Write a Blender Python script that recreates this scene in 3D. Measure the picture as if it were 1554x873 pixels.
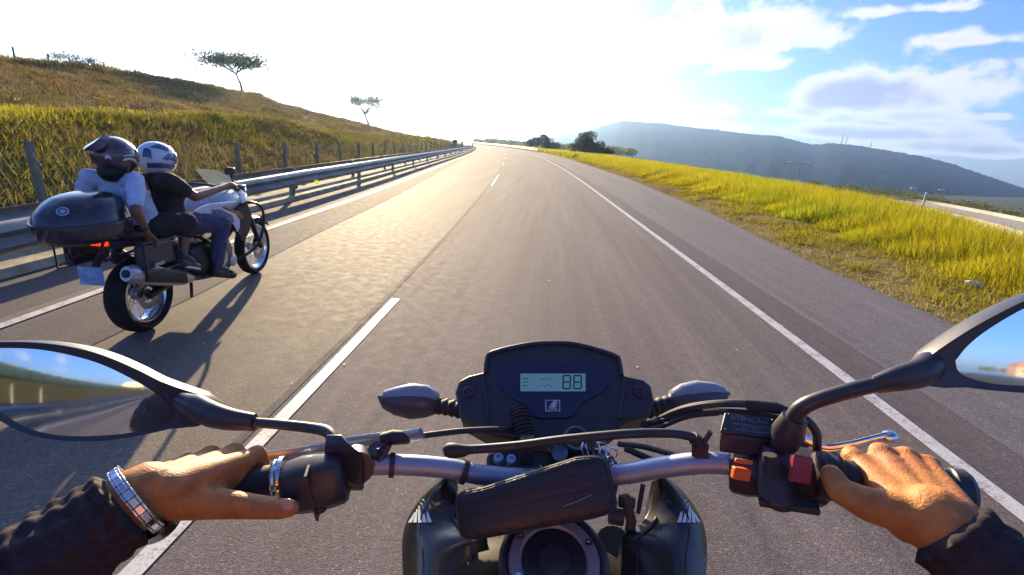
import bpy, math, random
import numpy as np
from mathutils import Vector, Matrix, Euler

random.seed(7)
RNG = np.random.default_rng(11)
rad = math.radians
for o in list(bpy.data.objects):
    bpy.data.objects.remove(o)
S = bpy.context.scene
COL = S.collection

# ---------------------------------------------------------------- camera
FPX, PITCH, YAW, LEAN, HC = 720.0, 16.6, 4.8, 3.8, 1.55
RL = Matrix.Rotation(-rad(LEAN), 3, 'Y')
RC = RL @ Matrix.Rotation(rad(YAW), 3, 'Z') @ Matrix.Rotation(rad(90 - PITCH), 3, 'X')
CAM = RL @ Vector((0, 0, HC))
cd = bpy.data.cameras.new('camera')
cam = bpy.data.objects.new('camera', cd)
COL.objects.link(cam)
cam.matrix_world = Matrix.Translation(CAM) @ RC.to_4x4()
cd.sensor_fit = 'HORIZONTAL'
cd.sensor_width = 36
cd.lens = 36 * FPX / 1554
cd.clip_start = 0.01
cd.clip_end = 30000
S.camera = cam
S.render.resolution_x, S.render.resolution_y = 1024, 575

# ---------------------------------------------------------------- light
HAZE = .0002
SUN_EL, SUN_AZ = 13.0, 21.4          # azimuth measured from +Y towards -X
sdir = Vector((-math.sin(rad(SUN_AZ)) * math.cos(rad(SUN_EL)), math.cos(rad(SUN_AZ)) * math.cos(rad(SUN_EL)), math.sin(rad(SUN_EL))))
sl = bpy.data.lights.new('sun', 'SUN')
sl.energy = 4.6
sl.angle = rad(0.5)
sl.color = (1.0, 0.77, 0.44)
so = bpy.data.objects.new('sun', sl)
COL.objects.link(so)
so.rotation_euler = sdir.to_track_quat('Z', 'Y').to_euler()
S.view_settings.view_transform = 'Standard'
S.view_settings.look = 'None'
S.view_settings.gamma = 1
S.view_settings.use_curve_mapping = False
S.view_settings.exposure = 1.72
S.render.engine = 'CYCLES'
cy = S.cycles
cy.max_bounces = 8
cy.diffuse_bounces = 3
cy.glossy_bounces = 4
cy.transmission_bounces = 4
cy.transparent_max_bounces = 8
cy.volume_bounces = 1
cy.caustics_reflective = False
cy.caustics_refractive = False
cy.sample_clamp_indirect = 6
cy.use_denoising = True


class NT:
    """tiny node-tree writer"""
    def __init__(s, nt):
        s.nt = nt
        nt.nodes.clear()

    def n(s, t, **k):
        nd = s.nt.nodes.new(t)
        for a, b in k.items():
            if a.startswith('i_'):
                key = a[2:]
                nd.inputs[int(key) if key.isdigit() else key.replace('_', ' ')].default_value = b
            else:
                setattr(nd, a, b)
        return nd

    def l(s, a, b):
        s.nt.links.new(a, b)

    def put(s, v, sock):
        if hasattr(v, 'node'):
            s.l(v, sock)
        else:
            sock.default_value = v

    def m(s, op, a, b=0.0, c=0.0, clamp=False):
        nd = s.nt.nodes.new('ShaderNodeMath')
        nd.operation = op
        nd.use_clamp = clamp
        s.put(a, nd.inputs[0]); s.put(b, nd.inputs[1]); s.put(c, nd.inputs[2])
        return nd.outputs[0]

    def mixc(s, f, a, b, mode='MIX'):
        nd = s.nt.nodes.new('ShaderNodeMix')
        nd.data_type = 'RGBA'
        nd.blend_type = mode
        s.put(f, nd.inputs[0]); s.put(a, nd.inputs[6]); s.put(b, nd.inputs[7])
        return nd.outputs[2]

    def mr(s, v, a, b, c=0.0, d=1.0, smooth=True):
        nd = s.nt.nodes.new('ShaderNodeMapRange')
        nd.interpolation_type = 'SMOOTHSTEP' if smooth else 'LINEAR'
        s.put(v, nd.inputs[0])
        for i, q in zip((1, 2, 3, 4), (a, b, c, d)):
            nd.inputs[i].default_value = q
        return nd.outputs[0]

    def noise(s, vec, scale, detail=4, rough=0.55, dist=0.0):
        nd = s.nt.nodes.new('ShaderNodeTexNoise')
        if vec is not None:
            s.l(vec, nd.inputs['Vector'])
        nd.inputs['Scale'].default_value = scale
        nd.inputs['Detail'].default_value = detail
        nd.inputs['Roughness'].default_value = rough
        nd.inputs['Distortion'].default_value = dist
        return nd.outputs[0]

    def mapv(s, vec, scale=(1, 1, 1), loc=(0, 0, 0)):
        nd = s.nt.nodes.new('ShaderNodeMapping')
        s.l(vec, nd.inputs[0])
        nd.inputs['Scale'].default_value = scale
        nd.inputs['Location'].default_value = loc
        return nd.outputs[0]


def c4(c):
    return (c[0], c[1], c[2], 1.0)


# ---------------------------------------------------------------- sky
W = bpy.data.worlds.new('World')
S.world = W
W.use_nodes = True
t = NT(W.node_tree)
sky = t.n('ShaderNodeTexSky', sky_type='NISHITA', sun_disc=False, sun_elevation=rad(SUN_EL), sun_rotation=-rad(SUN_AZ),
          air_density=1.0, dust_density=0.6, ozone_density=3.0, altitude=50)
tc = t.n('ShaderNodeTexCoord')
sep = t.n('ShaderNodeSeparateXYZ')
t.l(tc.outputs['Generated'], sep.inputs[0])
X_, Y_, Z_ = sep.outputs
az = t.m('MULTIPLY', t.m('ARCTAN2', X_, Y_), 180 / math.pi)
el = t.m('MULTIPLY', t.m('ARCSINE', Z_), 180 / math.pi)
den = t.m('ADD', t.m('MAXIMUM', Z_, 0.0), 0.16)
cv = t.n('ShaderNodeCombineXYZ')
t.l(t.m('DIVIDE', X_, den), cv.inputs[0]); t.l(t.m('DIVIDE', Y_, den), cv.inputs[1])
n1 = t.noise(t.mapv(cv.outputs[0], (1, 1, 1), (3.1, 1.7, 0)), 1.5, 7, 0.55, 0.2)
n2 = t.noise(t.mapv(tc.outputs['Generated'], (1, 1, 1.5)), 9.5, 9, 0.56, 0.15)
# cumulus banks: (azimuth, elevation, half width, half height, strength)
acc = None
for px_c, py_c, wpx, hpx, k_ in (
        (1105, 55, 105, 42, 1.0), (1000, 95, 60, 25, .6), (1165, 100, 60, 16, .7), (1290, 150, 115, 38, 1.35), (1205, 170, 60, 22, .9), (1370, 178, 70, 16, .8), (1470, 226, 150, 24, .95),
        (1270, 203, 230, 16, 1.05), (1050, 168, 90, 10, .6), (1390, 14, 95, 16, .85), (1510, 60, 70, 18, .85), (1440, 62, 40, 10, .5), (1640, 150, 60, 24, .4), (1520, 178, 40, 9, .5),
        (1140, 18, 60, 14, .4), (880, 90, 160, 70, .15), (30, 75, 120, 35, .45), (1750, 230, 150, 40, .8), (-200, 150, 200, 60, .6)):
    d_ = (RC @ Vector(((px_c - 777) / FPX, -(py_c - 436.5) / FPX, -1))).normalized()
    a_, e_ = math.degrees(math.atan2(d_.x, d_.y)), math.degrees(math.asin(d_.z))
    kk = math.degrees(1 / FPX) * (FPX / math.hypot(FPX, px_c - 777)) ** 1.3
    w_, h_ = wpx * kk, hpx * kk
    dx = t.m('DIVIDE', t.m('SUBTRACT', az, a_), w_)
    dy = t.m('DIVIDE', t.m('SUBTRACT', el, e_), h_)
    # flat-bottomed: the lower half falls off faster
    dy = t.m('MULTIPLY', dy, t.mr(dy, -0.05, 0.05, 1.7, 1.0))
    g = t.m('EXPONENT', t.m('MULTIPLY', t.m('ADD', t.m('MULTIPLY', dx, dx), t.m('MULTIPLY', dy, dy)), -1.1))
    g = t.m('MULTIPLY', g, k_)
    acc = g if acc is None else t.m('MAXIMUM', acc, g)
# a second, shifted look-up gives the clouds their grey undersides
dens = t.m('ADD', t.m('MULTIPLY', acc, 0.75), t.m('MULTIPLY', t.m('SUBTRACT', n2, 0.5), 1.9))
dens = t.m('ADD', dens, t.m('MULTIPLY', t.m('SUBTRACT', n1, 0.52), 0.5))
cov = t.mr(dens, 0.12, 0.36)
core = t.mr(dens, 0.40, 0.95)
cosun = t.n('ShaderNodeVectorMath', operation='DOT_PRODUCT')
t.l(tc.outputs['Generated'], cosun.inputs[0])
cosun.inputs[1].default_value = sdir
cs = t.m('MAXIMUM', cosun.outputs['Value'], 0.0)
near = t.m('POWER', cs, 14.0)
bright = t.mixc(near, (4.2, 4.1, 4.6, 1), (12, 11.4, 10.4, 1))
dark = t.mixc(near, (1.9, 1.95, 2.6, 1), (9, 8.8, 8.4, 1))
ccol = t.mixc(core, bright, dark)
skyc = t.mixc(1.0, sky.outputs[0], (.46, .60, 1.02, 1), 'MULTIPLY')
# thin veil cloud lit through by the low sun
veil = t.m('ADD', t.m('MULTIPLY', t.m('POWER', cs, 16.0), .9), t.m('MULTIPLY', t.m('POWER', cs, 60.0), 1.0))
veil = t.m('MULTIPLY', veil, t.m('ADD', 0.7, t.m('MULTIPLY', n1, 0.6)))
vc = t.mixc(1.0, (9.5, 8.9, 7.9, 1), (1, 1, 1, 1), 'MULTIPLY')
vadd = t.n('ShaderNodeVectorMath', operation='SCALE')
t.l(vc, vadd.inputs[0]); t.l(veil, vadd.inputs['Scale'])
base = t.mixc(t.m('MULTIPLY', cov, 0.88), skyc, ccol)
fin = t.mixc(1.0, base, vadd.outputs[0], 'ADD')
bg = t.n('ShaderNodeBackground')
t.l(fin, bg.inputs[0])
bg.inputs[1].default_value = 0.078
ow = t.n('ShaderNodeOutputWorld')
t.l(bg.outputs[0], ow.inputs[0])


# ---------------------------------------------------------------- materials
MATS = {}  # by name


def mat(name, col=(.5, .5, .5), rough=.5, metal=0.0, var=0.12, nscale=40.0, bump=0.0, bscale=200.0, spec=.5, coat=0.0, col2=None,
        c2scale=5.0, c2lo=.45, c2hi=.6, trans=0.0, aniso=None, emit=None):
    if name in MATS:
        return MATS[name]
    m = bpy.data.materials.new(name)
    m.use_nodes = True
    t = NT(m.node_tree)
    tc = t.n('ShaderNodeTexCoord')
    v = tc.outputs['Object']
    b = t.n('ShaderNodeBsdfPrincipled')
    o = t.n('ShaderNodeOutputMaterial')
    nz = t.noise(v, nscale, 5, .6)
    f = t.mr(nz, .3, .7, 1 - var, 1 + var, False)
    base = c4(col)
    if col2 is not None:
        k = t.mr(t.noise(t.mapv(v, aniso or (1, 1, 1)), c2scale, 5, .6), c2lo, c2hi)
        base = t.mixc(k, c4(col), c4(col2))
    cm = t.n('ShaderNodeVectorMath', operation='SCALE')
    t.put(base if hasattr(base, 'node') else (col[0], col[1], col[2]), cm.inputs[0])
    t.l(f, cm.inputs['Scale'])
    t.l(cm.outputs[0], b.inputs['Base Color'])
    t.l(t.mr(t.noise(v, nscale * .37, 4), .3, .7, max(rough - .08, 0.02), min(rough + .08, 1), False), b.inputs['Roughness'])
    b.inputs['Metallic'].default_value = metal
    b.inputs['Specular IOR Level'].default_value = spec
    b.inputs['Coat Weight'].default_value = coat
    b.inputs['Coat Roughness'].default_value = .08
    if emit:
        b.inputs['Emission Color'].default_value = c4(emit[:3])
        b.inputs['Emission Strength'].default_value = emit[3]
    if bump:
        bn = t.n('ShaderNodeBump')
        bn.inputs['Strength'].default_value = min(bump, 1)
        bn.inputs['Distance'].default_value = 0.5 / bscale
        t.l(t.noise(v, bscale, 4, .6), bn.inputs['Height'])
        t.l(bn.outputs[0], b.inputs['Normal'])
    last = b.outputs[0]
    if trans:
        tr = t.n('ShaderNodeBsdfTranslucent')
        t.l(cm.outputs[0], tr.inputs[0])
        mx = t.n('ShaderNodeMixShader')
        mx.inputs[0].default_value = trans
        t.l(last, mx.inputs[1]); t.l(tr.outputs[0], mx.inputs[2])
        last = mx.outputs[0]
    t.l(last, o.inputs[0])
    MATS[name] = m
    return m


def asphalt(name, a, b, rough=.6, streak=.25, spec=.5, bumpd=.0022):
    m = bpy.data.materials.new(name)
    m.use_nodes = True
    t = NT(m.node_tree)
    v = t.n('ShaderNodeTexCoord').outputs['Object']
    bs = t.n('ShaderNodeBsdfPrincipled')
    o = t.n('ShaderNodeOutputMaterial')
    fine = t.noise(v, 150, 3, .75)
    vor = t.n('ShaderNodeTexVoronoi', feature='F1')
    t.l(v, vor.inputs['Vector'])
    vor.inputs['Scale'].default_value = 130
    mid = t.noise(v, 9, 5, .65)
    big = t.noise(t.mapv(v, (1.3, .09, 1)), 1.0, 5, .6, .3)
    k = t.mr(big, .35, .65)
    col = t.mixc(k, c4(a), c4(b))
    f = t.m('MULTIPLY', t.mr(fine, .3, .7, .5, 1.5, False), t.mr(mid, .3, .7, .86, 1.14, False))
    stone = t.mr(vor.outputs['Color'], .78, .95, 1.0, 1.9, False)
    f = t.m('MULTIPLY', f, stone)
    f = t.m('MULTIPLY', f, t.mr(t.noise(v, 38, 3, .8), .3, .7, .72, 1.28, False))
    st = t.noise(t.mapv(v, (7.0, .12, 1)), 1.0, 4, .6, .15)
    f = t.m('MULTIPLY', f, t.mr(st, .3, .7, 1 - streak, 1 + streak, False))
    sc = t.n('ShaderNodeVectorMath', operation='SCALE')
    t.l(col, sc.inputs[0]); t.l(f, sc.inputs['Scale'])
    t.l(sc.outputs[0], bs.inputs['Base Color'])
    t.l(t.mr(mid, .3, .7, rough - .06, rough + .08, False), bs.inputs['Roughness'])
    bs.inputs['Specular IOR Level'].default_value = spec
    bn = t.n('ShaderNodeBump')
    bn.inputs['Strength'].default_value = .55
    bn.inputs['Distance'].default_value = bumpd
    hh = t.m('ADD', t.m('MULTIPLY', t.m('SUBTRACT', 1.0, vor.outputs['Distance']), .8), fine)
    t.l(hh, bn.inputs['Height'])
    t.l(bn.outputs[0], bs.inputs['Normal'])
    t.l(bs.outputs[0], o.inputs[0])
    MATS[name] = m
    return m


def paint_line(name):
    m = bpy.data.materials.new(name)
    m.use_nodes = True
    t = NT(m.node_tree)
    v = t.n('ShaderNodeTexCoord').outputs['Object']
    bs = t.n('ShaderNodeBsdfPrincipled')
    o = t.n('ShaderNodeOutputMaterial')
    w = t.m('ADD', t.m('MULTIPLY', t.noise(v, 70, 4, .75), .6), t.m('MULTIPLY', t.noise(v, 6, 4, .6), .4))
    k = t.mr(w, .39, .51)
    col = t.mixc(k, (.20, .18, .17, 1), (.58, .56, .54, 1))
    t.l(col, bs.inputs['Base Color'])
    bs.inputs['Roughness'].default_value = .6
    t.l(bs.outputs[0], o.inputs[0])
    MATS[name] = m
    return m


def leafy(name, trans=.45, rough=.6, a=(.1, .12, .02), b=(.2, .2, .04), hue=None, zscale=None):
    """leaf / blade material: colour between a and b by the per-face random attribute 'rnd'"""
    m = bpy.data.materials.new(name)
    m.use_nodes = True
    t = NT(m.node_tree)
    at = t.n('ShaderNodeAttribute', attribute_name='rnd')
    v = t.n('ShaderNodeTexCoord').outputs['Object']
    big = t.noise(v, .7, 4, .6)
    k = t.m('ADD', t.m('MULTIPLY', at.outputs['Fac'], .65), t.mr(big, .35, .65, -.15, .5, False), clamp=True)
    col = t.mixc(k, c4(a), c4(b))
    if hue:
        col = t.mixc(t.mr(t.noise(v, .23, 3), .5, .62), col, c4(hue))
    bs = t.n('ShaderNodeBsdfPrincipled')
    t.l(col, bs.inputs['Base Color'])
    bs.inputs['Roughness'].default_value = rough
    bs.inputs['Specular IOR Level'].default_value = .25
    tr = t.n('ShaderNodeBsdfTranslucent')
    t.l(col, tr.inputs[0])
    mx = t.n('ShaderNodeMixShader')
    mx.inputs[0].default_value = trans
    t.l(bs.outputs[0], mx.inputs[1]); t.l(tr.outputs[0], mx.inputs[2])
    o = t.n('ShaderNodeOutputMaterial')
    t.l(mx.outputs[0], o.inputs[0])
    MATS[name] = m
    return m


def terrain_mat(name, cols, scales=(.5, 6.0), bump=.6, bscale=12, rough=.95, spec=.1):
    """cols: list of three colours blended by two noises"""
    m = bpy.data.materials.new(name)
    m.use_nodes = True
    t = NT(m.node_tree)
    v = t.n('ShaderNodeTexCoord').outputs['Object']
    a = t.mr(t.noise(v, scales[0], 6, .62, .4), .42, .58)
    b = t.mr(t.noise(v, scales[1], 6, .7, .2), .45, .6)
    col = t.mixc(a, c4(cols[0]), c4(cols[1]))
    col = t.mixc(b, col, c4(cols[2]))
    f = t.mr(t.noise(v, scales[1] * 7, 4, .7), .3, .7, .6, 1.4, False)
    sc = t.n('ShaderNodeVectorMath', operation='SCALE')
    t.l(col, sc.inputs[0]); t.l(f, sc.inputs['Scale'])
    bs = t.n('ShaderNodeBsdfPrincipled')
    t.l(sc.outputs[0], bs.inputs['Base Color'])
    bs.inputs['Roughness'].default_value = rough
    bs.inputs['Specular IOR Level'].default_value = spec
    bn = t.n('ShaderNodeBump')
    bn.inputs['Strength'].default_value = bump
    bn.inputs['Distance'].default_value = 1.0 / bscale
    t.l(t.noise(v, bscale, 5, .7), bn.inputs['Height'])
    t.l(bn.outputs[0], bs.inputs['Normal'])
    o = t.n('ShaderNodeOutputMaterial')
    t.l(bs.outputs[0], o.inputs[0])
    MATS[name] = m
    return m


# ---------------------------------------------------------------- mesh builder
def catmull(pts, n=6):
    P = [Vector(p) for p in pts]
    if len(P) < 3:
        return P
    out = []
    for i in range(len(P) - 1):
        p0 = P[i - 1] if i else P[0] * 2 - P[1]
        p1, p2 = P[i], P[i + 1]
        p3 = P[i + 2] if i + 2 < len(P) else P[-1] * 2 - P[-2]
        for k in range(n):
            u = k / n
            out.append(.5 * ((2 * p1) + (p2 - p0) * u + (2 * p0 - 5 * p1 + 4 * p2 - p3) * u * u + (3 * p1 - p0 - 3 * p2 + p3) * u ** 3))
    out.append(P[-1])
    return out


class MB:
    def __init__(s):
        s.v, s.f = [], []

    def add(s, vs, fs):
        b = len(s.v)
        s.v += [tuple(v) for v in vs]
        s.f += [tuple(b + i for i in f) for f in fs]
        return s

    def box(s, c, size, R=None):
        c = Vector(c)
        hx, hy, hz = (q / 2 for q in size)
        vs = []
        for dz in (-hz, hz):
            for dx, dy in ((-hx, -hy), (hx, -hy), (hx, hy), (-hx, hy)):
                d = Vector((dx, dy, dz))
                vs.append(c + (R @ d if R else d))
        return s.add(vs, [(0, 3, 2, 1), (4, 5, 6, 7), (0, 1, 5, 4), (1, 2, 6, 5), (2, 3, 7, 6), (3, 0, 4, 7)])

    def rings(s, R, closed=False, cap=True):
        """R: list of rings with the same count of points"""
        n = len(R[0])
        vs = [p for r in R for p in r]
        fs = []
        m = len(R)
        for i in range(m if closed else m - 1):
            a, b = i * n, ((i + 1) % m) * n
            for k in range(n):
                fs.append((a + k, a + (k + 1) % n, b + (k + 1) % n, b + k))
        if cap and not closed:
            fs.append(tuple(reversed(range(n))))
            fs.append(tuple((m - 1) * n + k for k in range(n)))
        return s.add(vs, fs)

    def tube(s, path, r, seg=12, smooth=0, cap=True, flat=1.0, up=None):
        if smooth:
            if isinstance(r, (list, tuple)):
                rr = []
                for i in range(len(path) - 1):
                    rr += [r[i] + (r[i + 1] - r[i]) * k / smooth for k in range(smooth)]
                r = rr + [r[-1]]
            path = catmull(path, smooth)
        P = [Vector(p) for p in path]
        if not isinstance(r, (list, tuple)):
            r = [r] * len(P)
        R = []
        nrm = None
        for i, p in enumerate(P):
            d = (P[min(i + 1, len(P) - 1)] - P[max(i - 1, 0)]).normalized()
            if nrm is None:
                a = Vector(up) if up else (Vector((0, 0, 1)) if abs(d.z) < .9 else Vector((1, 0, 0)))
                nrm = (a - d * a.dot(d)).normalized()
            else:
                nrm = (nrm - d * nrm.dot(d)).normalized()
            b = d.cross(nrm)
            R.append([p + (nrm * math.cos(2 * math.pi * k / seg) + b * math.sin(2 * math.pi * k / seg) * flat) * r[i] for k in range(seg)])
        return s.rings(R, cap=cap)

    def lathe(s, prof, c, axis=(0, 0, 1), seg=32, closed=False, cap=True):
        q = Vector(axis).to_track_quat('Z', 'Y')
        c = Vector(c)
        R = [[c + q @ Vector((r * math.cos(2 * math.pi * k / seg), r * math.sin(2 * math.pi * k / seg), h)) for k in range(seg)] for r, h in prof]
        return s.rings(R, closed=closed, cap=cap)

    def ell(s, c, r, R=None, seg=20, rn=12):
        c = Vector(c)
        L = []
        for i in range(1, rn):
            th = math.pi * i / rn
            ring = []
            for k in range(seg):
                ph = 2 * math.pi * k / seg
                d = Vector((r[0] * math.sin(th) * math.cos(ph), r[1] * math.sin(th) * math.sin(ph), r[2] * math.cos(th)))
                ring.append(c + (R @ d if R else d))
            L.append(ring)
        n = seg
        vs = [p for q in L for p in q]
        d = Vector((0, 0, r[2]))
        vs += [c + (R @ d if R else d), c - (R @ d if R else d)]
        fs = []
        for i in range(len(L) - 1):
            for k in range(n):
                fs.append((i * n + k, (i + 1) * n + k, (i + 1) * n + (k + 1) % n, i * n + (k + 1) % n))
        T, Bm = len(vs) - 2, len(vs) - 1
        e = (len(L) - 1) * n
        for k in range(n):
            fs.append((T, k, (k + 1) % n))
            fs.append((Bm, e + (k + 1) % n, e + k))
        return s.add(vs, fs)

    def prism(s, poly, th):
        """poly: 3D outline; th: thickness vector"""
        poly = [Vector(p) for p in poly]
        th = Vector(th)
        n = len(poly)
        vs = poly + [p + th for p in poly]
        fs = [tuple(range(n)), tuple(reversed(range(n, 2 * n)))]
        fs += [(k, k + n, (k + 1) % n + n, (k + 1) % n) for k in range(n)]
        return s.add(vs, fs)

    def cap2(s, p0, r0, p1, r1, seg=14):
        """tapered capsule"""
        p0, p1 = Vector(p0), Vector(p1)
        d = p1 - p0
        L = d.length
        d = d / max(L, 1e-6)
        pts, rr = [], []
        for a in (80, 55, 30):
            pts.append(p0 - d * r0 * math.sin(rad(a))); rr.append(r0 * math.cos(rad(a)))
        pts.append(p0); rr.append(r0)
        pts.append(p1); rr.append(r1)
        for a in (30, 55, 80):
            pts.append(p1 + d * r1 * math.sin(rad(a))); rr.append(r1 * math.cos(rad(a)))
        return s.tube(pts, rr, seg)

    def build(s, name, m, parent=None, smooth=True, bevel=0.0, sub=0, remesh=0.0, relax=4, angle=35, recalc=True, crease=0.0, csize=.05):
        me = bpy.data.meshes.new(name)
        me.from_pydata([tuple(v) for v in s.v], [], s.f)
        me.validate()
        if recalc:
            import bmesh
            bm = bmesh.new()
            bm.from_mesh(me)
            bmesh.ops.recalc_face_normals(bm, faces=bm.faces)
            bm.to_mesh(me)
            bm.free()
        for mm in (m if isinstance(m, (list, tuple)) else [m]):
            me.materials.append(mm)
        o = bpy.data.objects.new(name, me)
        COL.objects.link(o)
        if parent:
            o.parent = parent
        if remesh:
            md = o.modifiers.new('r', 'REMESH')
            md.mode = 'VOXEL'
            md.voxel_size = remesh
            md.use_smooth_shade = True
            if relax:
                md = o.modifiers.new('s', 'SMOOTH')
                md.iterations = relax
                md.factor = .6
            if crease:
                tx = bpy.data.textures.new(name + '_folds', 'CLOUDS')
                tx.noise_scale = csize
                tx.noise_depth = 2
                md = o.modifiers.new('d', 'DISPLACE')
                md.texture = tx
                md.strength = crease
                md.mid_level = .5
        if bevel:
            md = o.modifiers.new('b', 'BEVEL')
            md.width = bevel
            md.segments = 3
            md.limit_method = 'ANGLE'
            md.angle_limit = rad(40)
        if sub:
            md = o.modifiers.new('u', 'SUBSURF')
            md.levels = md.render_levels = sub
        if smooth:
            me.shade_smooth()
            if not remesh and not sub:
                me.set_sharp_from_angle(angle=rad(angle))
        return o


def tag(o, label=None, cat=None, group=None, kind=None):
    if label: o['label'] = label
    if cat: o['category'] = cat
    if group: o['group'] = group
    if kind: o['kind'] = kind
    return o


def empty(name, mw, label, cat, group=None):
    o = bpy.data.objects.new(name, None)
    COL.objects.link(o)
    if isinstance(mw, Matrix):
        o.matrix_world = mw
    else:
        o.location = mw
    o.empty_display_size = .2
    return tag(o, label, cat, group)


def structure(name, mb, m, **k):
    return tag(mb.build(name, m, **k), kind='structure')


def copy_thing(o, loc=None, rotz=None, scale=None):
    c = o.copy()
    COL.objects.link(c)
    for ch in list(o.children):
        d = ch.copy()
        COL.objects.link(d)
        d.parent = c
        for g in list(ch.children):
            e = g.copy()
            COL.objects.link(e)
            e.parent = d
    if loc is not None: c.location = loc
    if rotz is not None: c.rotation_euler = (0, 0, rotz)
    if scale is not None: c.scale = scale
    return c


def scatter_mesh(name, V, F4, rnd, m, parent=None, smooth=False):
    """numpy mesh of quads/tris given as loops of equal size"""
    me = bpy.data.meshes.new(name)
    nf, k = F4.shape
    me.vertices.add(len(V))
    me.vertices.foreach_set('co', V.astype(np.float32).ravel())
    me.loops.add(nf * k)
    me.loops.foreach_set('vertex_index', F4.astype(np.int32).ravel())
    me.polygons.add(nf)
    me.polygons.foreach_set('loop_start', np.arange(0, nf * k, k, dtype=np.int32))
    me.polygons.foreach_set('loop_total', np.full(nf, k, dtype=np.int32))
    a = me.attributes.new('rnd', 'FLOAT', 'FACE')
    a.data.foreach_set('value', rnd.astype(np.float32))
    me.update()
    me.validate()
    me.materials.append(m)
    o = bpy.data.objects.new(name, me)
    COL.objects.link(o)
    if parent: o.parent = parent
    return o


def blades(P, H, wid, lean=.35, wind=(0, 0)):
    """curved grass blades as two quads each. P (n,3) roots, H (n) heights"""
    n = len(P)
    a = RNG.uniform(0, 2 * np.pi, n)
    side = np.stack([np.cos(a), np.sin(a), np.zeros(n)], 1)
    b = RNG.uniform(0, 2 * np.pi, n)
    l = RNG.uniform(.1, 1.0, n) * lean
    off = np.stack([np.cos(b) * l + wind[0], np.sin(b) * l + wind[1], np.zeros(n)], 1) * H[:, None]
    w = (wid * RNG.uniform(.6, 1.4, n))[:, None]
    up = np.zeros((n, 3)); up[:, 2] = H
    p0a, p0b = P - side * w / 2, P + side * w / 2
    mid = P + up * .55 + off * .35
    p1a, p1b = mid - side * w * .42, mid + side * w * .42
    tip = P + up * (1 - .25 * l[:, None]) + off
    p2a, p2b = tip - side * w * .08, tip + side * w * .08
    V = np.stack([p0a, p0b, p1a, p1b, p2a, p2b], 1).reshape(-1, 3)
    i = np.arange(n)[:, None] * 6
    F = np.concatenate([i + np.array([[0, 1, 3, 2]]), i + np.array([[2, 3, 5, 4]])], 1).reshape(-1, 4)
    return V, F, np.repeat(RNG.uniform(0, 1, n), 2)


def leaves(C, size):
    """random leaf quads around centres C"""
    n = len(C)
    u = RNG.normal(size=(n, 3)); u /= np.linalg.norm(u, axis=1)[:, None]
    v = RNG.normal(size=(n, 3)); v -= u * (u * v).sum(1)[:, None]; v /= np.linalg.norm(v, axis=1)[:, None]
    s = (size * RNG.uniform(.6, 1.4, n))[:, None]
    V = np.stack([C - u * s, C - v * s * .5, C + u * s, C + v * s * .5], 1).reshape(-1, 3)
    F = np.arange(4 * n).reshape(-1, 4)
    return V, F, RNG.uniform(0, 1, n)


# ================================================================= ROAD
def curve(pts):
    xs = np.array([p[0] for p in pts], float); ys = np.array([p[1] for p in pts], float)
    sl_ = np.gradient(ys, xs)

    def f(Y):
        Y = np.asarray(Y, float)
        i = np.clip(np.searchsorted(xs, Y) - 1, 0, len(xs) - 2)
        h = xs[i + 1] - xs[i]
        u = (Y - xs[i]) / h
        uc = np.clip(u, 0, 1)
        r = (2 * uc ** 3 - 3 * uc ** 2 + 1) * ys[i] + (uc ** 3 - 2 * uc ** 2 + uc) * h * sl_[i] + (-2 * uc ** 3 + 3 * uc ** 2) * ys[i + 1] + (uc ** 3 - uc ** 2) * h * sl_[i + 1]
        return r + (u - uc) * h * np.where(u > 1, sl_[-1], np.where(u < 0, sl_[0], 0))
    return f


RX = curve([(-400, 2.4), (-100, 2.4), (-20, 2.4), (0, 2.38), (3, 2.34), (5.8, 2.24), (12, 1.98), (29, 1.2), (55, -.65), (100, -5.4), (150, -14), (220, -33), (320, -75)])
CX = curve([(-400, -1.44), (-100, -1.44), (-20, -1.44), (0, -1.44), (4.3, -1.52), (11.3, -1.86), (17.7, -2.25), (24.3, -2.72), (36, -3.72), (52, -5.1), (100, -10.6), (150, -19.5), (220, -38.7), (320, -81)])
LX = curve([(-400, -4.0), (-100, -4.0), (-20, -4.0), (0, -4.02), (3, -4.1), (7, -4.5), (10, -4.72), (15, -5.18), (24, -6.15), (65, -10.7), (100, -15.4), (150, -24.5), (220, -43.9), (320, -86.5)])
YS = np.concatenate([np.arange(-400, -20, 20), np.arange(-20, 60, 1.0), np.arange(60, 321, 4.0)])


def railx(Y): return LX(Y) - 1.05


def ribbon(f0, f1, Ys, z0, z1=None, mb=None):
    mb = mb or MB()
    z1 = z0 if z1 is None else z1
    a, b = f0(Ys), f1(Ys)
    vs = []
    for i, Y in enumerate(Ys):
        vs += [(a[i], Y, z0), (b[i], Y, z1)]
    fs = [(2 * i, 2 * i + 1, 2 * i + 3, 2 * i + 2) for i in range(len(Ys) - 1)]
    return mb.add(vs, fs)


M_lane = asphalt('asphalt_lane', (.128, .104, .102), (.162, .134, .126), .85, .16, .22)
M_lane2 = asphalt('asphalt_left_lane', (.122, .098, .084), (.162, .134, .106), .82, .14, .28)
M_should = asphalt('asphalt_shoulder', (.135, .122, .126), (.165, .15, .152), .85, .10, .2)
M_seam = asphalt('asphalt_seam', (.092, .078, .080), (.112, .096, .098), .85, .12, .2)
M_lshould = asphalt('asphalt_left_shoulder', (.085, .073, .078), (.105, .092, .094), .88, .10, .2)
M_line = paint_line('worn_line_paint')
M_conc = mat('kerb_concrete', (.44, .39, .24), .9, var=.3, nscale=12, bump=.5, bscale=60, col2=(.27, .24, .15), c2scale=3)

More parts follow.
